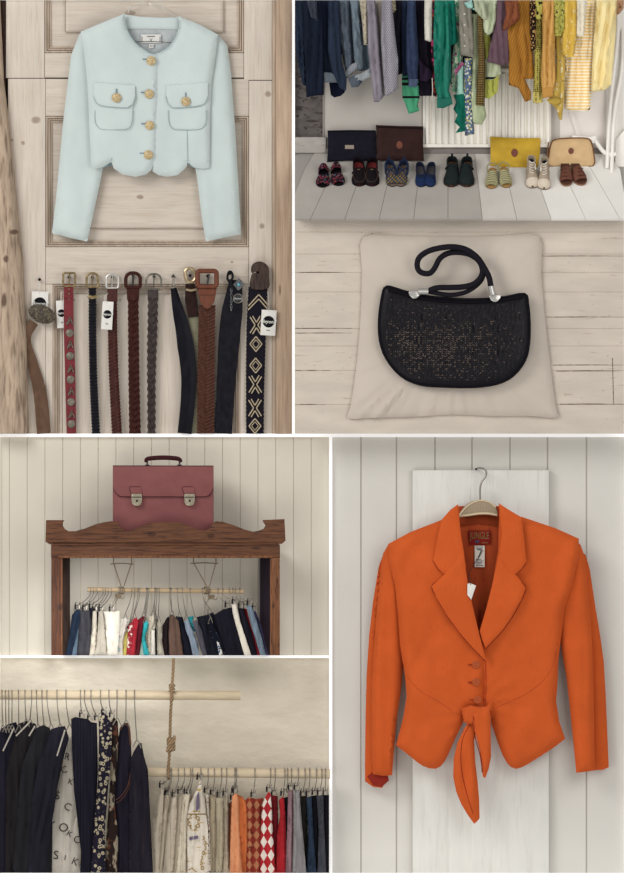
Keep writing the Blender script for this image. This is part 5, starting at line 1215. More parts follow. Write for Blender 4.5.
W4 = [
 ('jeans', 'jeans', 'dark blue jeans at the left wardrobe post', denim('d4a', '#2c3a50', '#243145'), 1, [(75.5, 610), (79.5, 609), (79.5, 622), (75, 640), (72, 655.3), (65.5, 655.3), (69.5, 635), (72.5, 615)]),
 ('jeans', 'jeans', 'light blue jeans behind the grey pair', denim('d4b', '#71879b', '#62778b'), 0, [(77.5, 618), (81, 612), (81, 655.3), (71, 655.3), (74, 640)]),
 ('jeans', 'jeans', 'dark grey washed jeans by the light blue pair', denim('d4c', '#4d4c52', '#3e3d44'), 1, [(80, 610), (85, 610.6), (89.5, 610), (91, 625), (89.5, 655.3), (77, 655.3), (79, 630)]),
 ('trousers', 'trousers', 'black trousers between grey jeans and cream trousers', cloth('b4a', K), 0, [(89, 608), (94, 608), (94, 655.3), (87.5, 655.3)]),
 ('trousers', 'trousers', 'warm cream straight trousers', cloth('c4a', '#d2c9b7', ('noise', 2, 40, .58, .1, '#ada390')), 1, [(93, 611), (96.3, 611), (96.5, 630), (94.5, 655.3), (89.5, 655.3), (92, 630)]),
 ('trousers', 'trousers', 'charcoal trousers behind two cream pairs', cloth('b4b', '#2c2a2d'), 0, [(95, 611), (100, 612), (100, 655.3), (94, 655.3)]),
 ('trousers', 'trousers', 'greyish cream flared trousers', cloth('c4b', '#b8b0a1', ('noise', 2, 40, .58, .1, '#958d7e')), 1, [(99, 611), (103, 611.5), (105, 622), (107.5, 655.3), (95, 655.3), (98, 630)]),
 ('trousers', 'trousers', 'wide white trousers clipped front-on', cloth('c4c', '#ded7c8', ('noise', 3, 50, .62, .1, '#c3baa9')), 3, [(104.5, 612), (109, 611), (114, 611.5), (119.3, 611), (119.3, 628), (117, 655.3), (108, 655.3), (106.5, 635)]),
 ('blouse', 'blouse', 'white blouse with teal and purple print', cloth('c4d', '#cfc8bd', ('noise', 4, 5, .62, .04, '#3f9a96'), ('noise', 4, 5, .66, .04, '#7a4c8a', 9)), 1, [(118.5, 624), (121, 619), (126, 617.5), (129, 621), (125.5, 630), (122.5, 640), (122.5, 655.3), (117, 655.3), (118, 635)]),
 ('skirt', 'skirt', 'mustard skirt beside the printed white blouse', cloth('y4', '#c0b05c'), 0, [(125, 634), (129.5, 628), (130, 655.3), (122, 655.3)]),
 ('blouse', 'blouse', 'red and white patterned blouse', cloth('r4a', '#a52c38', ('noise', 3, 4, .55, .04, '#dcd3c6')), 1, [(128.5, 626), (133, 620), (134, 635), (131.5, 655.3), (126.5, 655.3)]),
 ('blouse', 'blouse', 'bright red blouse sleeve', cloth('r4b', '#ae2836'), 2, [(132.5, 619.5), (136.5, 617), (138, 622), (136, 640), (134.5, 655.3), (130.5, 655.3), (133, 635)]),
 ('blouse', 'blouse', 'dark crimson blouse beside the bright red one', cloth('r4c', '#6e202c'), 1, [(137, 621), (142, 616), (145.5, 617), (142.5, 635), (139.5, 655.3), (134, 655.3), (136.5, 640)]),
 ('blouse', 'blouse', 'pale mint blouse beside the crimson one', cloth('m4', '#a3b8ad'), 0, [(140.5, 625), (144.5, 621), (146, 640), (146, 655.3), (138, 655.3)]),
 ('blouse', 'blouse', 'turquoise blouse with a crooked sleeve', cloth('t4', '#2ba3a8'), 2, [(144, 623), (147.5, 620), (148.3, 625), (145.5, 638), (149, 655.3), (144, 655.3), (142, 640)]),
 ('blouse', 'blouse', 'beige crinkled blouse beside the turquoise one', cloth('cr4', '#b9b09d', ('noise', 2, 2, .55, .1, '#8f8674')), 1, [(147.5, 619), (151, 614.5), (155, 616), (155.5, 626), (151.5, 634), (151.5, 655.3), (147.5, 655.3)]),
 ('blouse', 'blouse', 'narrow white blouse edge before black jacket', cloth('w4', '#d6d0c4'), 2, [(151.8, 631), (154.2, 626), (155, 655.3), (151, 655.3)]),
 ('jacket', 'jacket', 'narrow black jacket between white and grey blouses', cloth('b4c', K), 0, [(153, 620), (157.5, 618), (158, 655.3), (152, 655.3)]),
 ('blouse', 'blouse', 'stone grey blouse next to the brown jackets', cloth('s4', '#aaa393', ('noise', 2, 30, .55, .1, '#807a6d')), 1, [(156.8, 623), (160, 619.5), (162.3, 625), (161.5, 640), (164, 655.3), (157.5, 655.3)]),
 ('jacket', 'jacket', 'very dark brown jacket beside the tan one', cloth('db4', '#2e2426'), 0, [(161.5, 628), (167, 618), (172, 614), (174, 655.3), (161, 655.3)]),
 ('jacket', 'jacket', 'mid brown wool jacket', cloth('br4', '#70574b'), 1, [(170, 617), (173.5, 614.5), (178, 621), (181, 640), (183, 655.3), (170, 655.3), (169, 635)]),
 ('jacket', 'jacket', 'navy black jacket beside the brown wool one', cloth('nb4', '#22232f'), 0, [(176, 616), (183, 617), (189, 640), (194, 655.3), (180, 655.3)]),
 ('shirt', 'shirt', 'pale blue grey shirt with long sleeve', cloth('lb4', '#8794a4'), 1, [(184.5, 622), (188, 618.5), (192, 628), (198, 645), (199, 655.3), (192.5, 655.3), (190, 640), (186, 630)]),
 ('blouse', 'blouse', 'small bright teal blouse shoulder', cloth('tt4', '#2a97a0'), 0, [(188, 617), (193, 616), (195, 632), (190, 630)]),
 ('shirt', 'shirt', 'grey purple shirt beside the pale blue one', cloth('gp4', '#5f5c66'), 2, [(192.8, 622), (197, 619.5), (202, 632), (207, 655.3), (202, 655.3), (198, 640)]),
 ('jacket', 'jacket', 'wide inky black jacket in the right half', cloth('ik4', '#252631'), 1, [(197, 617), (206, 615), (213, 612), (222, 640), (226, 655.3), (205, 655.3), (202, 635)]),
 ('dress', 'dress', 'dotted dark dress on the inky jacket', cloth('do4', '#1d202d', ('dots', 3, .13, '#8f9094')), 2, [(208, 621), (213, 622), (221, 640), (226, 655.3), (217, 655.3), (212, 640)]),
 ('scarf', 'scarf', 'white and blue scarf end near the bottom of the dotted dress', cloth('wb4', '#cfcdc8', ('noise', 2, 3, .52, .06, '#2f568c')), 3, [(217, 641), (219.5, 643), (223, 655.3), (219.5, 655.3)]),
 ('trousers', 'trousers', 'black trousers just before the white pair', cloth('bt4', '#24232e'), 2, [(214, 615), (223, 609.5), (232, 607), (238, 630), (246.5, 655.3), (226, 655.3), (219, 632)]),
 ('trousers', 'trousers', 'off-white trousers slanting among black ones', cloth('wt4', '#ddd5c6'), 3, [(232, 603.5), (237, 603.5), (240, 622), (246, 640), (251, 655.3), (244, 655.3), (236.5, 626), (233, 613)]),
 ('trousers', 'trousers', 'black trousers just after the white pair', cloth('bt5', '#25242f'), 2, [(238, 608), (243.5, 608), (250.5, 630), (257, 655.3), (249.5, 655.3), (242, 630)]),
 ('trousers', 'trousers', 'thin crimson trousers between black and light denim', cloth('cr5', '#9b2536'), 1, [(243.5, 608), (247, 609), (251, 625), (261, 655.3), (256, 655.3), (248.5, 630)]),
 ('jeans', 'jeans', 'light wash jeans by the right wardrobe post', denim('lj4', '#8093a3', '#6c7f90'), 3, [(247, 605), (252, 606), (256.5, 622), (262, 640), (265.5, 655.3), (260, 655.3), (253, 630), (249, 615)]),
 ('jeans', 'jeans', 'purple blue jeans last on the wardrobe rail', denim('pj4', '#4b4b72', '#3d3d60'), 1, [(252.5, 610), (256.5, 612), (260.5, 625), (268, 655.3), (263.5, 655.3), (256.5, 630)]),
]
HX = [(91, 244)]
n4 = len(W4)
for i, sp in enumerate(W4):
    garment(sp, GB, th=4, lay=4.6, base=24, step=1.3, grow=.35, famp=1.3, xl=(.2, 329))
    top = min(sp[5], key=lambda p: p[1]); tx = sum(p[0] for p in sp[5] if p[1] < top[1] + 4) / max(1, sum(1 for p in sp[5] if p[1] < top[1] + 4))
    if sp[0] == 'scarf' or 'shoulder' in sp[2]: continue
    hx = 89.5 + (tx - 76) * (152 / 180) + rnd.uniform(-.8, .8)
    clip = sp[1] in ('jeans', 'trousers', 'skirt')
    hanger('wire hanger holding the ' + sp[2].replace(' beside the tan one', ''), hx, 590.5, 2.3, tx, top[1], 34, 24 + sp[4] * 4.6, GH4, clip, .42, 2.4 if clip else 1.6)
# ================================================================ bay 5: two wooden rails on a rope before a rough plastered wall
pl = mat('rough_plaster', '#cfc5b2', .9, [('noise', 70, 40, .5, .4, '#c5baa7')], var=(.03, 30, 12), bump=(9, 5, .8))
m = MB(); NX, NY = 110, 72; vs = []; fs = []
for j in range(NY + 1):
    for i in range(NX + 1):
        x = 329.4 * i / NX; y = 657.5 + 216 * j / NY
        vs.append((x, y, 1.0 * mn.noise(Vector((x / 30, y / 14, 4))) + .7 * mn.noise(Vector((x / 9, y / 5, 8)))))
for j in range(NY):
    for i in range(NX):
        a = j * (NX + 1) + i; fs.append((a, a + 1, a + NX + 2, a + NX + 1))
m.add(vs, fs); m.box(0, 657.5, -8, 329.4, 873.5, -4)
tag(m.build('wall_back', pl, None), kind='structure')
rod5 = mat('beech_rod', '#c8b699', .6, [('noise', 50, 2, .55, .2, '#bda684')], var=(.05, 20, 3))
UD, LD = 56, 26
tag(MB().tube([(-2, 695, UD), (120, 695, UD), (239, 695.6, UD), (240.5, 695.6, UD)], 4.6, 20).build('hanging_rail', rod5, None), 'upper beech clothes rail with a cut end, tied with rope', 'rail')
tag(MB().tube([(146, 772, LD), (240, 773, LD), (330, 774, LD)], 4.7, 20).build('hanging_rail', rod5, None), 'lower beech clothes rail carrying trousers and skirts', 'rail')
rope = mat('hemp_rope', '#a48a6a', .9, [('ds', 3, .4, '#7d654b', .8)], var=(.1, 2, 3))
rp = thing('rope', 'knotted hemp rope holding both clothes rails', 'rope', 171, 776, 50)
def strand(path, r=.95, tw_=4.5):
    p = spline(path, 8); mbs = []
    L = 0; acc = [0]
    for a, b in zip(p, p[1:]): L += (b - a).length; acc.append(L)
    for ph in (0, TAU / 3, 2 * TAU / 3):
        q = [(v[0] + r * .75 * math.cos(acc[i] / tw_ * 2.2 + ph), v[1], v[2] + r * .75 * math.sin(acc[i] / tw_ * 2.2 + ph)) for i, v in enumerate(p)]
        mbs.append(MB().tube(q, r, 6))
    return merge(mbs)
strand([(173.5, 658.5, UD), (173, 672, UD + 1), (172, 686, UD + 5.5), (171.5, 699, UD + 6), (170.5, 715, UD - 2), (170, 735, UD - 10), (170, 747, UD - 14), (169, 760, LD + 12), (168.5, 768, LD + 7), (168.5, 777, LD + 5)]).build('rope_length', rope, rp)
def coil(cx, cy, cd, rx, rd, k, dy, r=1.1):
    m = MB()
    for i in range(k):
        m.tube([(cx + rx * math.cos(a), cy + dy * (i - k / 2) + .9 * math.sin(a + i), cd + rd * math.sin(a)) for a in [TAU * q / 14 for q in range(14)]], r, 6, closed=True)
    return m
coil(171, 746, UD - 14, 3.2, 3.4, 5, 2.6, 1.5).tube([(167, 752, UD - 12), (170, 744, UD - 9), (174, 741, UD - 10), (174.5, 736, UD - 12)], 1.5, 6, smooth=4).build('knot', rope, rp)
coil(172, 690, UD + 5.6, 2.4, 1.6, 3, 3).build('knot', rope, rp)
def loopy(cx, cy, cd, R): return MB().tube([(cx + .8 * math.sin(a * 2), cy + R * math.cos(a), cd + R * math.sin(a)) for a in [TAU * q / 20 for q in range(20)]], 1.3, 6, closed=True)
loopy(171.5, 695, UD, 5.8).build('rail_loop', rope, rp)
loopy(168.5, 773, LD, 5.9).build('rail_loop', rope, rp)
GC = 'dark clothes on the upper rail'
GD = 'trousers and skirts on the lower rail'
BK = '#272531'
blk5 = lambda n, c=BK, *l: cloth(n, c, *l, var=(.12, 7, 40))
W5 = [
 ('coat', 'coat', 'black coat cut off by the left edge of the rail', blk5('k5a'), 0, [(-3, 732), (8, 724), (16, 722), (24, 740), (26, 872.7), (-3, 872.7)], 9, 2),
 ('coat', 'coat', 'brownish black coat with peaked shoulder, second from the edge', blk5('k5b', '#2a2729'), 1, [(12, 745), (18, 724), (27, 720.5), (36, 724), (39, 750), (40, 872.7), (5, 872.7), (6, 775)], 9, 2),
 ('coat', 'coat', 'greenish black coat in the middle of the dark coats', blk5('k5c', '#2a2a2e'), 2, [(22, 765), (36, 728), (43, 725), (50, 728), (53, 748), (52, 872.7), (13, 872.7), (19, 790)], 9, 2),
 ('coat', 'coat', 'black coat hanging over the letter print sweater', blk5('k5d', '#272630'), 3, [(38, 765), (51, 729), (58, 727), (65, 726), (69, 738), (64, 757), (57, 790), (51, 830), (46, 872.7), (28, 872.7), (32, 800)], 9, 2),
 ('sweater', 'sweater', 'cream sweater printed with scattered black capital letters', cloth('w5', '#b5aea3', var=(.09, 7, 24)), 1, [(64, 765), (68, 739), (72, 736), (73.5, 760), (77, 800), (80, 830), (82.5, 850), (80, 858), (81, 872.7), (45, 872.7), (48, 840), (55, 800)], 9, 1.6),
 ('skirt', 'skirt', 'black ribbed pleated skirt clipped to the hanger', blk5('k5e', '#24222d', ('vs', 3.2, .3, '#1b1a26')), 3, [(71, 719), (75, 717), (88, 719), (91, 722), (97, 723), (98, 770), (95, 830), (92, 872.7), (80, 872.7), (81, 852), (79, 835), (74, 790), (72, 750)], 4, 1.2),
 ('dress', 'dress', 'black dress printed with small white flowers', cloth('f5', '#252230', ('ring', 4.6, .3, '#a2977f', .12), ('dots', 2.6, .13, '#7d7462')), 4, [(98.5, 718), (103, 712), (109, 717), (112, 730), (111, 760), (108, 790), (105, 830), (106, 872.7), (91, 872.7), (94, 830), (98, 780), (99, 740)], 5, 1.4),
 ('scarf', 'scarf', 'brown black and cream patterned scarf hanging on the rail', cloth('g5', '#2f2421', ('noise', 6, 14, .54, .05, '#8f8471'), ('noise', 7, 9, .6, .04, '#643a2b', 9)), 3, [(110, 722), (114, 717), (118, 722), (118.5, 735), (117, 770), (114, 800), (118, 830), (118, 872.7), (104, 872.7), (106, 840), (109, 800), (110, 770)], 5, 1.4),
 ('jacket', 'jacket', 'dark jacket with a brown piped hood', blk5('k5f', '#272430'), 2, [(117, 745), (120, 728), (124, 722.5), (128, 723), (130.5, 732), (131.5, 755), (130.5, 790), (133, 872.7), (116, 872.7), (114.5, 800), (115, 770)], 6, 1.6),
 ('top', 'top', 'black strappy dress last on the upper rail', blk5('k5g', '#292630', ('noise', 2, 60, .6, .1, '#3a3236')), 3, [(130, 760), (134, 751), (139, 743), (141.5, 743), (144, 756), (148, 770), (149.5, 800), (151.5, 840), (153, 872.7), (129, 872.7), (129, 800)], 7, 2),
]
for sp in W5: garment(sp, GC, th=4.5, lay=6.4, base=34, step=1.9, famp=.8)
HK5 = [(2, 3, 'the first black coat, outermost hook'), (5.5, 6, 'a black coat, second hook from the edge'), (8.7, 9, 'a black coat, third hook from the edge'), (12, 12, 'a black coat, fourth hook from the edge'), (18.5, 19, 'the brownish black coat'), (25, 26, 'the brownish black coat, with slanting arm'), (31.5, 30, 'the coat behind the greenish black one'), (36.5, 38, 'the greenish black coat, hook on its peak'), (42, 44, 'the greenish black coat, hook on its back shoulder'), (47, 51, 'the black coat over the sweater, inner hook'), (57, 60, 'the black coat over the letter sweater'), (66, 69.5, 'the letter print sweater')]
GE = 'hangers on the upper rail'
for hx, gx, lab in HK5:
    gy = 728 if gx < 20 else (722 if gx < 32 else 727)
    hanger('wire hook hanger of ' + lab, hx, 695, 4.6, gx, gy + 1, UD, 42, GE, False, .55, 2.2)
def sliver(x0, y0, x1, y1, lab):
    tag(MB().tube([(x0, y0, 60), (x1, y1, 62.5)], .75, 6).build('hanger_arm', mat('white_plastic', '#a8a095', .5, var=None), None), lab, 'hanger')
sliver(65, 730, 57, 756, 'slanting white hanger arm on the coat over the letter sweater')
sliver(30, 722, 16, 736, 'slanting white hanger arm on the brownish black coat')
sliver(14, 728, 3, 751, 'slanting white hanger arm nearest the left edge')
sliver(35, 726, 29, 736, 'short slanting white hanger arm on the greenish black coat')
for hx, gx, gy, lab, cl in ((80.5, 82, 717, 'the black ribbed skirt', True), (84.5, 90, 720, 'the back of the ribbed skirt', True), (91, 97, 720, 'the ribbed skirt, nearest the flower print', True), (100.5, 104, 714, 'the flower print dress', True), (109, 112, 717, 'the patterned scarf', True), (117, 117, 722, 'the patterned scarf, free hook', False), (126, 126, 724, 'the dark hooded jacket', False), (134.5, 137, 744, 'the strappy black dress', False)):
    hanger('wire hanger gripping ' + lab, hx, 695, 4.6, gx, gy, UD, 56, GE, cl, .58, 2.6)
# printed letters on the sweater
swt = [o for o in COL.objects if o.name.startswith('sweater') and o.get('label', '').startswith('cream sweater')][0]
lk5 = mat('letter_black', '#35312f', .9, var=None)
for ch, x, y, s_, r in (('R', 67, 757, 10, .2), ('C', 64, 770, 10, -.2), ('K', 70.5, 782, 9, .3), ('S', 57.5, 796, 12, .1), ('C', 67.5, 807, 11, .4), ('Y', 51.5, 824, 10, .4), ('O', 63.5, 828, 13, .1), ('K', 69.5, 834, 9, .5), ('C', 77, 840, 11, .1), ('S', 56, 855.5, 13, .1), ('I', 65, 858, 8, .2), ('K', 75, 862, 11, .4)):
    text(ch, x, y, surf(swt, x, y, 50, 2.2), s_ * .95, lk5, swt, 'printed_letter', rot=r)
# trims on the dark jackets
dj = [o for o in COL.objects if o.get('label', '') == 'dark jacket with a brown piped hood'][0]
bp = mat('brown_piping', '#5b3a2e', .8, var=None)
MB().tube([(120, 730, 53), (122.5, 725.5, 54), (126, 724.5, 54), (129, 728, 54), (130.5, 745, 53.5)], 1.0, 6, smooth=4).build('hood_piping', bp, dj)
MB().tube([(131, 770, 53.5), (128, 785, 53.8), (122, 795, 53.8), (116, 800, 53.5)], .5, 6, smooth=4).build('piping', bp, dj)
MB().tube([(131.2, 775, 53.5), (128, 790, 53.8), (121, 800, 53.8), (116, 803, 53.5)], .4, 6, smooth=4).build('piping', bp, dj)

CR = '#c0b39f'
cr = lambda n, c, d='#9c8f7c': cloth(n, c, ('noise', 2.2, 60, .56, .15, d), var=(.05, 5, 40))
W6 = [
 ('trousers', 'trousers', 'cream trousers first on the lower rail by the black dress', cr('t6a', '#c6baa7'), 1, [(160.5, 788), (163.5, 788.5), (162.5, 812), (161, 840), (159.5, 872.7), (154.5, 872.7), (152.5, 825), (156, 808)]),
 ('trousers', 'trousers', 'cream trousers with a dark rivet, behind the first pair', cr('t6b', '#b9ac97'), 0, [(160, 800), (166, 796), (167, 872.7), (157, 872.7)]),
 ('trousers', 'trousers', 'cream narrow trousers second at the front', cr('t6c', '#c3b6a2'), 1, [(165.5, 795), (169.8, 795), (168.5, 820), (166.5, 850), (163.5, 872.7), (158.5, 872.7), (161, 840), (163.5, 815)]),
 ('trousers', 'trousers', 'light stone trousers with two small rivets', cr('t6d', '#beb29f'), 2, [(171.5, 797), (177.3, 797), (175.5, 830), (172.5, 872.7), (163.5, 872.7), (166.5, 840), (169, 815)]),
 ('trousers', 'trousers', 'ecru trousers between light stone and ivory pairs', cr('t6e', '#b5a995'), 1, [(177, 796), (183.5, 794), (182.5, 830), (179, 872.7), (170.5, 872.7), (173.5, 830), (176, 810)]),
 ('trousers', 'trousers', 'ivory trousers beside the chain print blouse', cr('t6f', '#c8bda9'), 2, [(183.5, 794), (189.8, 794), (188, 830), (186, 872.7), (176.5, 872.7), (179.5, 840), (182, 815)]),
 ('skirt', 'skirt', 'dusty pink skirt hidden behind ivory trousers', cr('t6g', '#a88d7d'), 0, [(186, 798), (192, 797), (192, 872.7), (183, 872.7)]),
 ('blouse', 'blouse', 'white blouse with gold chain print and violet straps', cloth('ch6', '#d2c9ba', ('band', 813.5, 814.8, '#8b6c3e'), ('noise', 14, 3, .62, .05, '#b09557'), var=(.04, 8, 30)), 3, [(188, 813), (190.5, 803), (195, 794), (198, 786), (199.5, 780), (201, 784), (204.5, 800), (207.5, 830), (208, 872.7), (188, 872.7), (187.5, 840)], 7, 1.6),
 ('scarf', 'scarf', 'narrow white scarf with red and black dots', cloth('rd6', '#cfc5b6', ('dots', 2.6, .33, '#7f2a28'), ('dots', 3.3, .26, '#26222a')), 2, [(205, 793), (208.5, 795), (209.5, 830), (210.5, 872.7), (206, 872.7), (207, 830)]),
 ('trousers', 'trousers', 'khaki trousers right after the dotted scarf', cr('t6h', '#a99b83', '#8a7c66'), 1, [(209.5, 796), (216.3, 795), (217.5, 830), (217.5, 872.7), (208.5, 872.7), (209, 830)]),
 ('trousers', 'trousers', 'greenish beige trousers after the khaki pair', cr('t6i', '#a79d86', '#857b66'), 2, [(216.5, 798), (222.5, 797), (223.5, 840), (221.5, 872.7), (215.5, 872.7), (217, 830)]),
 ('trousers', 'trousers', 'sand beige trousers before the peach pair', cr('t6j', '#ac9f8a', '#8a7e6b'), 1, [(222.5, 797), (228.3, 796), (228, 840), (229.5, 872.7), (221.5, 872.7), (222.5, 840)]),
 ('skirt', 'skirt', 'rusty brown skirt sliver before the peach trousers', cloth('ru6', '#8d4e37'), 0, [(227, 805), (233, 800), (233, 872.7), (226.5, 872.7)]),
 ('trousers', 'trousers', 'peach coloured trousers on the lower rail', cloth('pe6', '#d28d63', ('noise', 2.2, 60, .56, .15, '#bd7850')), 2, [(232.5, 796), (236, 793), (238.5, 800), (239, 830), (241.5, 872.7), (230, 872.7), (231, 830)]),
 ('trousers', 'trousers', 'burnt orange crinkled trousers', cloth('or6', '#cb6f3b', ('noise', 3, 8, .58, .1, '#a85529')), 1, [(235.5, 793), (243, 797), (247.5, 803), (249.5, 812), (248.5, 840), (247, 872.7), (239, 872.7), (238, 830)]),
 ('dress', 'dress', 'rust dress with gathered top and faded diamond print', cloth('ga6', '#93372a', ('dia', 7, 10, '#a9704d', 246, 800), ('noise', 3, 5, .6, .08, '#5f211f')), 2, [(246, 800), (249, 797), (256, 799), (263, 798), (266, 812), (263, 830), (263, 872.7), (246.5, 872.7), (248, 835), (247.5, 815)], 4, 1.4),
 ('dress', 'dress', 'red and white harlequin diamond dress', cloth('ha6', '#b3252c', ('dia', 7.4, 13.4, '#d9cfc3', 260, 795), var=(.04, 8, 30)), 3, [(262.5, 806), (265, 798), (268, 792), (270, 793), (271.5, 810), (272.5, 835), (275, 872.7), (260.5, 872.7), (261, 835)], 7, 1),
 ('dress', 'dress', 'wine red dress beside the harlequin one', cloth('wi6', '#84202a'), 1, [(270.5, 795), (277.3, 796), (278, 830), (278.5, 872.7), (273, 872.7), (272, 830)]),
 ('skirt', 'skirt', 'scarlet skirt with stitched yoke', cloth('sc6', '#ab222a'), 2, [(279, 800), (283.3, 796), (285, 815), (285.5, 833), (285.8, 872.7), (276, 872.7), (277, 835), (280.5, 815)]),
 ('trousers', 'trousers', 'black trousers behind the scarlet skirt', cloth('bl6', BK), 0, [(283, 798), (290, 796), (290, 872.7), (284, 872.7)]),
 ('jeans', 'jeans', 'faded pinkish jeans on the lower rail', denim('pk6', '#93747a', '#755d66'), 2, [(288.5, 790), (293, 790), (293, 815), (292.5, 872.7), (285.5, 872.7), (287.5, 830)]),
 ('skirt', 'skirt', 'pale grey skirt flaring at the hem', cloth('gr6', '#8b8888', ('noise', 3, 60, .54, .12, '#686668')), 3, [(294.5, 790), (299, 790), (300.5, 812), (303.5, 845), (306, 872.7), (292.5, 872.7), (294, 830)]),
 ('trousers', 'trousers', 'olive black trousers behind the pale grey skirt', cloth('ol6', '#2d2b29'), 1, [(299, 796), (307, 796), (308, 872.7), (303, 872.7)]),
 ('jeans', 'jeans', 'deep blue jeans on the lower rail', denim('bj6', '#303f54', '#243245'), 2, [(306.5, 798), (311, 796), (313, 830), (316, 872.7), (307, 872.7), (308.5, 830)]),
 ('trousers', 'trousers', 'black trousers between blue and grey jeans', cloth('bm6', '#1c1b22'), 1, [(311, 796), (318, 795), (319, 872.7), (313, 872.7)]),
 ('jeans', 'jeans', 'charcoal washed jeans near the end of the lower rail', denim('cj6', '#4b4d55', '#373942'), 2, [(317, 796), (322.8, 795), (324, 830), (326, 872.7), (318, 872.7), (319, 830)]),
 ('trousers', 'trousers', 'black trousers last on the lower rail', cloth('bn6', '#1b1a21'), 1, [(322, 795), (328.8, 795), (328.8, 872.7), (324.5, 872.7)]),
]
GF = 'clip hangers on the lower rail'
for sp in W6:
    garment(sp, GD, th=4.5, lay=5, base=18, step=1.4, grow=.4, famp=1.3, xl=(.2, 329))
    top = min(sp[5], key=lambda p: p[1]); q = [p[0] for p in sp[5] if p[1] < top[1] + 4]; tx = sum(q) / len(q)
    hx = tx + (4.5 if tx < 190 else 1.5) + rnd.uniform(-.8, .8)
    if tx > 320: hx = tx
    hanger('clip hanger holding the ' + sp[2].split(' beside')[0], hx, 773, 4.7, tx, top[1] - .5, LD, 18 + sp[4] * 5, GF, True, .5, 2.6)
# details
bl = [o for o in COL.objects if o.get('label', '').startswith('white blouse with gold chain')][0]
gd6 = mat('gold_chain_print', '#9c7f48', .8, var=None); vi6 = mat('violet_print', '#6a6076', .8, var=None)
m = MB()
for i in range(9):
    a = i * .7; cx, cy = 194 + 5 * math.cos(a), 822 + 6 * math.sin(a)
    m.tube([(cx + 1.6 * math.cos(q), cy + 1.6 * math.sin(q), surf(bl, cx, cy, 37, .3)) for q in [TAU * k / 8 for k in range(8)]], .5, 5, closed=True)
for i in range(7):
    cx, cy = 203 + 2 * math.sin(i), 838 + i * 5
    m.tube([(cx + 1.3 * math.cos(q), cy + 1.9 * math.sin(q), surf(bl, cx, cy, 37, .3)) for q in [TAU * k / 8 for k in range(8)]], .5, 5, closed=True)
m.tube([(188.5, 870, 36), (192, 868, 37), (196, 872, 37)], .6, 5)
m.build('chain_print', gd6, bl)
MB().slab([(189, 837), (198, 835.5), (198.5, 838.5), (189.5, 840.5)], 36.6, 37.4).build('violet_band', vi6, bl, smooth=False)
MB().slab([(196.5, 796), (199, 791), (199.5, 808), (196, 812)], 36.2, 37).build('violet_strap', vi6, bl, smooth=False)
# ================================================================ bay 6: orange jacket hung on a white board
k7 = 1.998
def z6(L): return [(330 + x / k7, 436 + y / k7) for x, y in L]
bw = mat('white_beadboard', '#cfccc5', .75, var=(.02, 60, 90))
grooved('wall_back', bw, 332, 624, 436.8, 873.3, [361, 396.5, 435, 472, 510, 547.5, 586.5], 0, w=.8, dep=1.8)
bd = thing('door_2', None, None, 480, 873, 4, kind='structure')
MB().box(412.5, 470, 1, 549, 874, 9, b=1).build('board', mat('brushed_white_board', '#d6d5cf', .8, [('noise', 5, 50, .54, .3, '#c9c7c0'), ('noise', 2, 30, .6, .2, '#c6c4bc', 5)], var=(.025, 12, 60), bump=(1.5, 40, .2)), bd)
oj = '#d15a1f'
om = mat('orange_linen', oj, .9, [('noise', 1.1, 9, .56, .25, '#c65420'), ('noise', 9, 1.1, .56, .25, '#ce5a20', 8), ('noise', 40, 46, .5, .4, '#ca5720', 17)], var=(.05, 30, 30), bump=(1.1, 1.1, .12), sheen=0)
od = mat('orange_shadow_edge', '#962c20', .9, var=None)  # shadow crimson painted on edges, creases and cuff; also seams and buttonholes
oi = mat('orange_lining', '#b54c22', .8, [('noise', 6, 30, .55, .15, '#98351c')], var=(.06, 12, 24))
J2 = thing('jacket', 'bright orange linen jacket with tied waist hanging on the white board', 'jacket', 482, 790, 12)
def cf(lam, amp, seed, ly=70):
    a = folds(lam, amp, seed, lamy=ly); b = crumple(.5, 26, seed)
    return lambda x, y: a(x, y) + b(x, y)
lsl = z6([(116, 216), (103, 235), (97, 262), (86, 330), (78, 400), (73, 480), (71, 560), (71, 640), (72, 690), (86, 700), (104, 703), (118, 690), (124, 668), (127, 640), (133, 570), (143, 500), (148, 440), (146, 340), (138, 250)])
rsl = z6([(496, 205), (512, 222), (517, 262), (528, 340), (538, 400), (546, 450), (550, 520), (553, 590), (556, 662), (540, 666), (515, 670), (492, 673), (486, 610), (480, 550), (472, 480), (462, 425), (455, 340), (462, 250)])
def slf(a, b, s):
    f0 = cf(13, 2.4, s, 150)
    def f(x, y):
        t = (y - a) / (b - a)
        return f0(x, y)
    return f
lsb = z6([(105, 240), (97, 262), (86, 330), (78, 400), (73, 480), (71, 560), (70, 640), (70, 690), (86, 701), (104, 703), (112, 690), (100, 660), (96, 560), (100, 420)])
lsf = z6([(118, 214), (106, 235), (101, 270), (94, 340), (88, 420), (84, 500), (83, 580), (84, 640), (86, 676), (104, 679), (124, 678), (127, 640), (133, 570), (143, 500), (148, 440), (146, 340), (138, 250)])
puff(lsb, 11, 7, 7, 3.5, slf(540, 790, 4)).build('sleeve_back', om, J2)
s1 = puff(lsf, 22, 13, 8, 3.5, slf(540, 790, 3)).build('sleeve', om, J2)
rsb = z6([(504, 232), (511, 238), (519, 266), (530, 340), (540, 400), (547, 450), (551, 520), (554, 590), (557, 662), (545, 667), (520, 668), (515, 560), (508, 420), (500, 300)])
rsf = z6([(482, 212), (500, 216), (509, 240), (513, 270), (519, 340), (524, 420), (527, 520), (528, 600), (529, 668), (510, 671), (492, 673), (486, 610), (480, 550), (472, 480), (462, 425), (455, 340), (462, 250)])
puff(rsb, 11, 7, 7, 3.5, slf(540, 770, 6)).build('sleeve_back', om, J2)
s2 = puff(rsf, 23, 12, 8, 3.5, slf(540, 770, 9)).build('sleeve', om, J2)
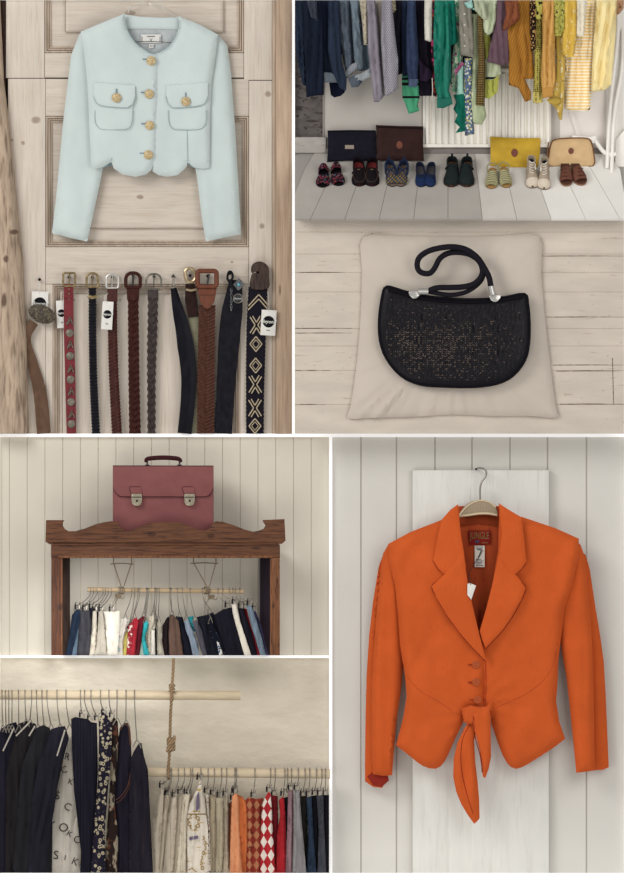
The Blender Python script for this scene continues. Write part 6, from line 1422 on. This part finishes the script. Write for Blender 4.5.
puff(z6([(74, 680), (90, 668), (114, 672), (118, 688), (104, 701), (86, 698)]), 17, 4, 4, 3).build('cuff_inside', od, J2)
puff(z6([(252, 140), (345, 140), (372, 260), (330, 430), (280, 420), (240, 260)]), 15, 3, 5, 4, folds(8, 1.4, 9, lamy=60)).build('back_lining', oi, J2)
puff(z6([(256, 163), (300, 160), (338, 163), (339, 180), (300, 176), (257, 180)]), 18, 2, 2, 3).build('back_collar', mat('orange_collar_inner', '#8f3a19', .9, var=None), J2)
rfp = z6([(338, 150), (385, 162), (450, 184), (497, 205), (498, 240), (484, 300), (470, 340), (462, 400), (456, 450), (455, 490), (452, 530), (458, 570), (470, 605), (448, 622), (420, 640), (395, 656), (383, 662), (372, 665), (362, 662), (354, 654), (346, 640), (335, 612), (324, 580), (318, 545), (304, 540), (296, 470), (298, 400), (318, 330), (336, 230)])
lfp = z6([(258, 150), (222, 168), (160, 192), (116, 216), (118, 250), (130, 300), (136, 360), (140, 420), (150, 480), (153, 520), (147, 560), (138, 595), (132, 618), (150, 632), (172, 650), (185, 659), (198, 664), (211, 665), (221, 660), (229, 650), (237, 635), (250, 605), (264, 576), (276, 548), (278, 542), (308, 541), (310, 500), (311, 447), (298, 395), (282, 330), (268, 250), (260, 190)])
def dr(lam, amp, s):
    f = folds(lam, amp, s, lean=.5, lamy=60); g = crumple(.9, 30, s)
    def h(x, y):
        a = math.atan2(y - 708, x - 477); r = math.hypot(x - 477, y - 708)
        return f(x, y) + g(x, y) + 1.1 * math.sin(a * 15 + 1.2 * math.sin(r / 9)) * math.exp(-((r - 22) / 24) ** 2) * min(1, max(0, (r - 12) / 10))
    return h
FR = puff(rfp, 30, 14, 12, 4.2, dr(34, 2.4, 4)).build('front_panel', om, J2)
FL = puff(lfp, 33, 14, 11, 4.2, dr(30, 2.4, 12)).build('front_panel', om, J2)
# collar and lapels
def lap(out, d, nm='lapel', th=3, base=None): return puff(out, d, th, 3, 3, None, base).build(nm, om, J2)
lap(z6([(256, 136), (240, 148), (224, 166), (216, 195), (206, 248), (216, 265), (228, 276), (246, 280), (272, 262), (268, 235), (262, 200), (258, 165)]), 44, 'collar')
lap(z6([(337, 134), (355, 146), (382, 162), (388, 205), (392, 252), (382, 266), (371, 276), (352, 282), (334, 262), (338, 236), (344, 195), (340, 160)]), 42.5, 'collar')
lap(z6([(266, 233), (246, 258), (228, 277), (214, 290), (203, 300), (212, 322), (232, 356), (258, 392), (285, 423), (311, 449), (306, 425), (298, 395), (284, 335), (274, 285)]), 45.5)
lap(z6([(339, 233), (352, 258), (370, 276), (382, 290), (391, 304), (382, 328), (365, 358), (345, 388), (328, 406), (311, 424), (303, 405), (299, 390), (312, 345), (326, 290)]), 43.5)
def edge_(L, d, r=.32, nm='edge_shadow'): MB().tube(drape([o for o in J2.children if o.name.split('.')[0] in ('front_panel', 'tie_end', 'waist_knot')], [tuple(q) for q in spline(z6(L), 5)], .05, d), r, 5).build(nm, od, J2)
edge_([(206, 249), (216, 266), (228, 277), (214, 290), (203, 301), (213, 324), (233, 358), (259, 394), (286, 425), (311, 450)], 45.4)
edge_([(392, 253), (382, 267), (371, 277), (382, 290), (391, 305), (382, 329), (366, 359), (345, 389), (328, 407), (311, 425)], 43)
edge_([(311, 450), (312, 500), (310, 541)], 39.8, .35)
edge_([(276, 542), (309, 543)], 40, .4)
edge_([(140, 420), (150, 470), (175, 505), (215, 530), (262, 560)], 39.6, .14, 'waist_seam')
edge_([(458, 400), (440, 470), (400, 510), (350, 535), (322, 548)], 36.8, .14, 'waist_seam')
# waist ties and knot
MBt = puff(z6([(262, 545), (280, 538), (300, 542), (312, 540), (322, 530), (324, 545), (316, 556), (296, 566), (282, 578), (268, 572)]), 44, 7, 4, 2.5, crumple(.8, 8, 3)).build('waist_knot', om, J2)
puff(z6([(284, 560), (268, 585), (254, 615), (247, 645), (246, 680), (252, 710), (262, 735), (275, 757), (288, 775), (293, 771), (299, 764), (298, 725), (295, 690), (290, 650), (288, 610), (296, 575)]), 40, 6, 6, 2.8, folds(7, 2.2, 5, lamy=60)).build('tie_end', om, J2)
puff(z6([(286, 555), (302, 550), (318, 542), (321, 560), (321, 600), (322, 640), (317, 665), (310, 684), (305, 680), (304, 660), (299, 630), (292, 600), (285, 575)]), 47, 6, 6, 2.6, folds(7, 2.2, 8, lamy=60)).build('tie_end', om, J2)
edge_([(287, 560), (290, 600), (300, 640), (304, 672)], 48.2, .5, 'tie_crease_shadow')
edge_([(280, 575), (264, 610), (262, 660), (272, 710), (286, 755)], 43, .4, 'tie_crease_shadow')
btn = mat('orange_button', '#b95524', .4, var=None)
for (bx, by) in ((292, 457), (292, 492), (295, 527)):
    x, y = z6([(bx, by)])[0]
    bz = max(surf([FL, FR], x + q, y + w, 40, 0) for q in (-3, 0, 3) for w in (-3, 0, 3)) - .2
    o = MB().disc(x, y, bz, 4.1, 1.2, 20).build('button', btn, J2)
    MB().tube([(x + 3.3 * math.cos(a), y + 3.3 * math.sin(a), bz + 1.2) for a in [TAU * q / 18 for q in range(18)]], .45, 6, closed=True).build('rim', btn, o)
    m = MB()
    for sx, sy in ((-.9, -.9), (.9, -.9), (-.9, .9), (.9, .9)): m.disc(x + sx, y + sy, bz + 1.05, .5, .3, 8)
    m.build('thread_hole', od, o)
    MB().box(x - 8, y - .4, bz - 1.2, x - 3.6, y + .4, bz + .3, b=.1).build('buttonhole', od, J2)
# labels
lb = MB().slab(z6([(277, 189), (320, 189), (321, 216), (279, 218)]), 18.6, 19.8, .2).build('brand_label', mat('red_label', '#8b1f1c', .8, var=(.1, 3, 3)), J2)
text('JUNGLE', *z6([(299, 199.5)])[0], 20.0, 10, mat('label_olive', '#7d6a3c', .8, var=None), lb, 'label_lettering', sx=.55, bold=.01)
MB().disc(*z6([(294, 211)])[0], 19.8, 2.2, .3, 12, 0, 1.6).build('label_emblem', mat('label_blue', '#4b4c66', .8, var=None), lb)
MB().slab(z6([(303, 212.5), (316, 212.5), (316, 214), (303, 214)]), 19.8, 20).build('label_line', mat('label_olive', '#7d6a3c', .8, var=None), lb, smooth=False)
wl = MB().slab(z6([(289, 219), (309, 219), (309, 262), (289, 262)]), 19.4, 20.4, .2).build('care_label', mat('white_label2', '#d5d0c6', .8, var=None), J2)
m = MB()
for i, yy in enumerate((221, 224, 246, 249, 252, 255, 258)): m.slab(z6([(291.5, yy), (306.5 - (i % 3) * 2, yy), (306.5 - (i % 3) * 2, yy + 1.3), (291.5, yy + 1.3)]), 20.4, 20.6)
m.build('printed_text', ink, wl, smooth=False)
text('7', *z6([(299, 236)])[0], 20.7, 13, ink, wl, 'printed_number', sx=.9)
pt = thing('price_tag', 'blank white price tag tucked inside the orange jacket opening', 'tag', 470, 600, 30)
MB().slab([(467.4, 584), (470, 583), (476, 585.6), (471.3, 599.7), (467.4, 595)], 47.8, 48.6, .1, None).build('card', paper, pt)
MB().tube([(x, y, d) for (x, y), d in zip(z6([(306, 228), (296, 245), (284, 262), (277, 276), (279, 288), (281, 297)]), (21.5, 24, 30, 40, 48, 49))], .3, 5, smooth=3).build('string', DKMETAL, pt)
# hanger
H2 = thing('clothes_hanger', 'padded wooden hanger with steel hook inside the orange jacket', 'hanger', 480, 510, 20)
cw = mat('pale_hanger_cover', '#a3927c', .9, [('vs', 1.6, .35, '#948369')], var=(.06, 3, 3))
cwe = mat('cream_rim', '#c9b899', .8, var=None)
MB().slab(sm(z6([(259, 157), (266, 144), (280, 132), (300, 128), (318, 131), (330, 140), (334, 157), (318, 154), (297, 154), (276, 157)]), 3), 20.5, 27, 1.5).build('shoulder_pad', cw, H2)
MB().tube([(x, y, 27) for x, y in z6([(258, 162), (262, 154), (277, 138), (298, 129), (318, 132), (331, 142)])], .9, 6, smooth=4).build('piping', cwe, H2)
MB().tube([(x, y, 27.2) for x, y in z6([(259, 160), (277, 158), (297, 155), (318, 155), (334, 158)])], 1.2, 6, smooth=4).build('piping', cwe, H2)
MB().tube([(x, y, 24) for x, y in z6([(300, 130), (300, 105), (303, 92), (311, 80), (312, 71), (306, 65), (296, 64), (292, 67)])], 1.0, 8, smooth=5).build('hook', mat('brushed_steel', '#8f8a84', .35, metal=.5, var=None), H2)
tag(MB().disc(*z6([(292, 66)])[0], 8, 1.2, 18, 10, 0).build('nail', NAILM, None), 'small nail in the white board holding the orange jacket hanger', 'nail')
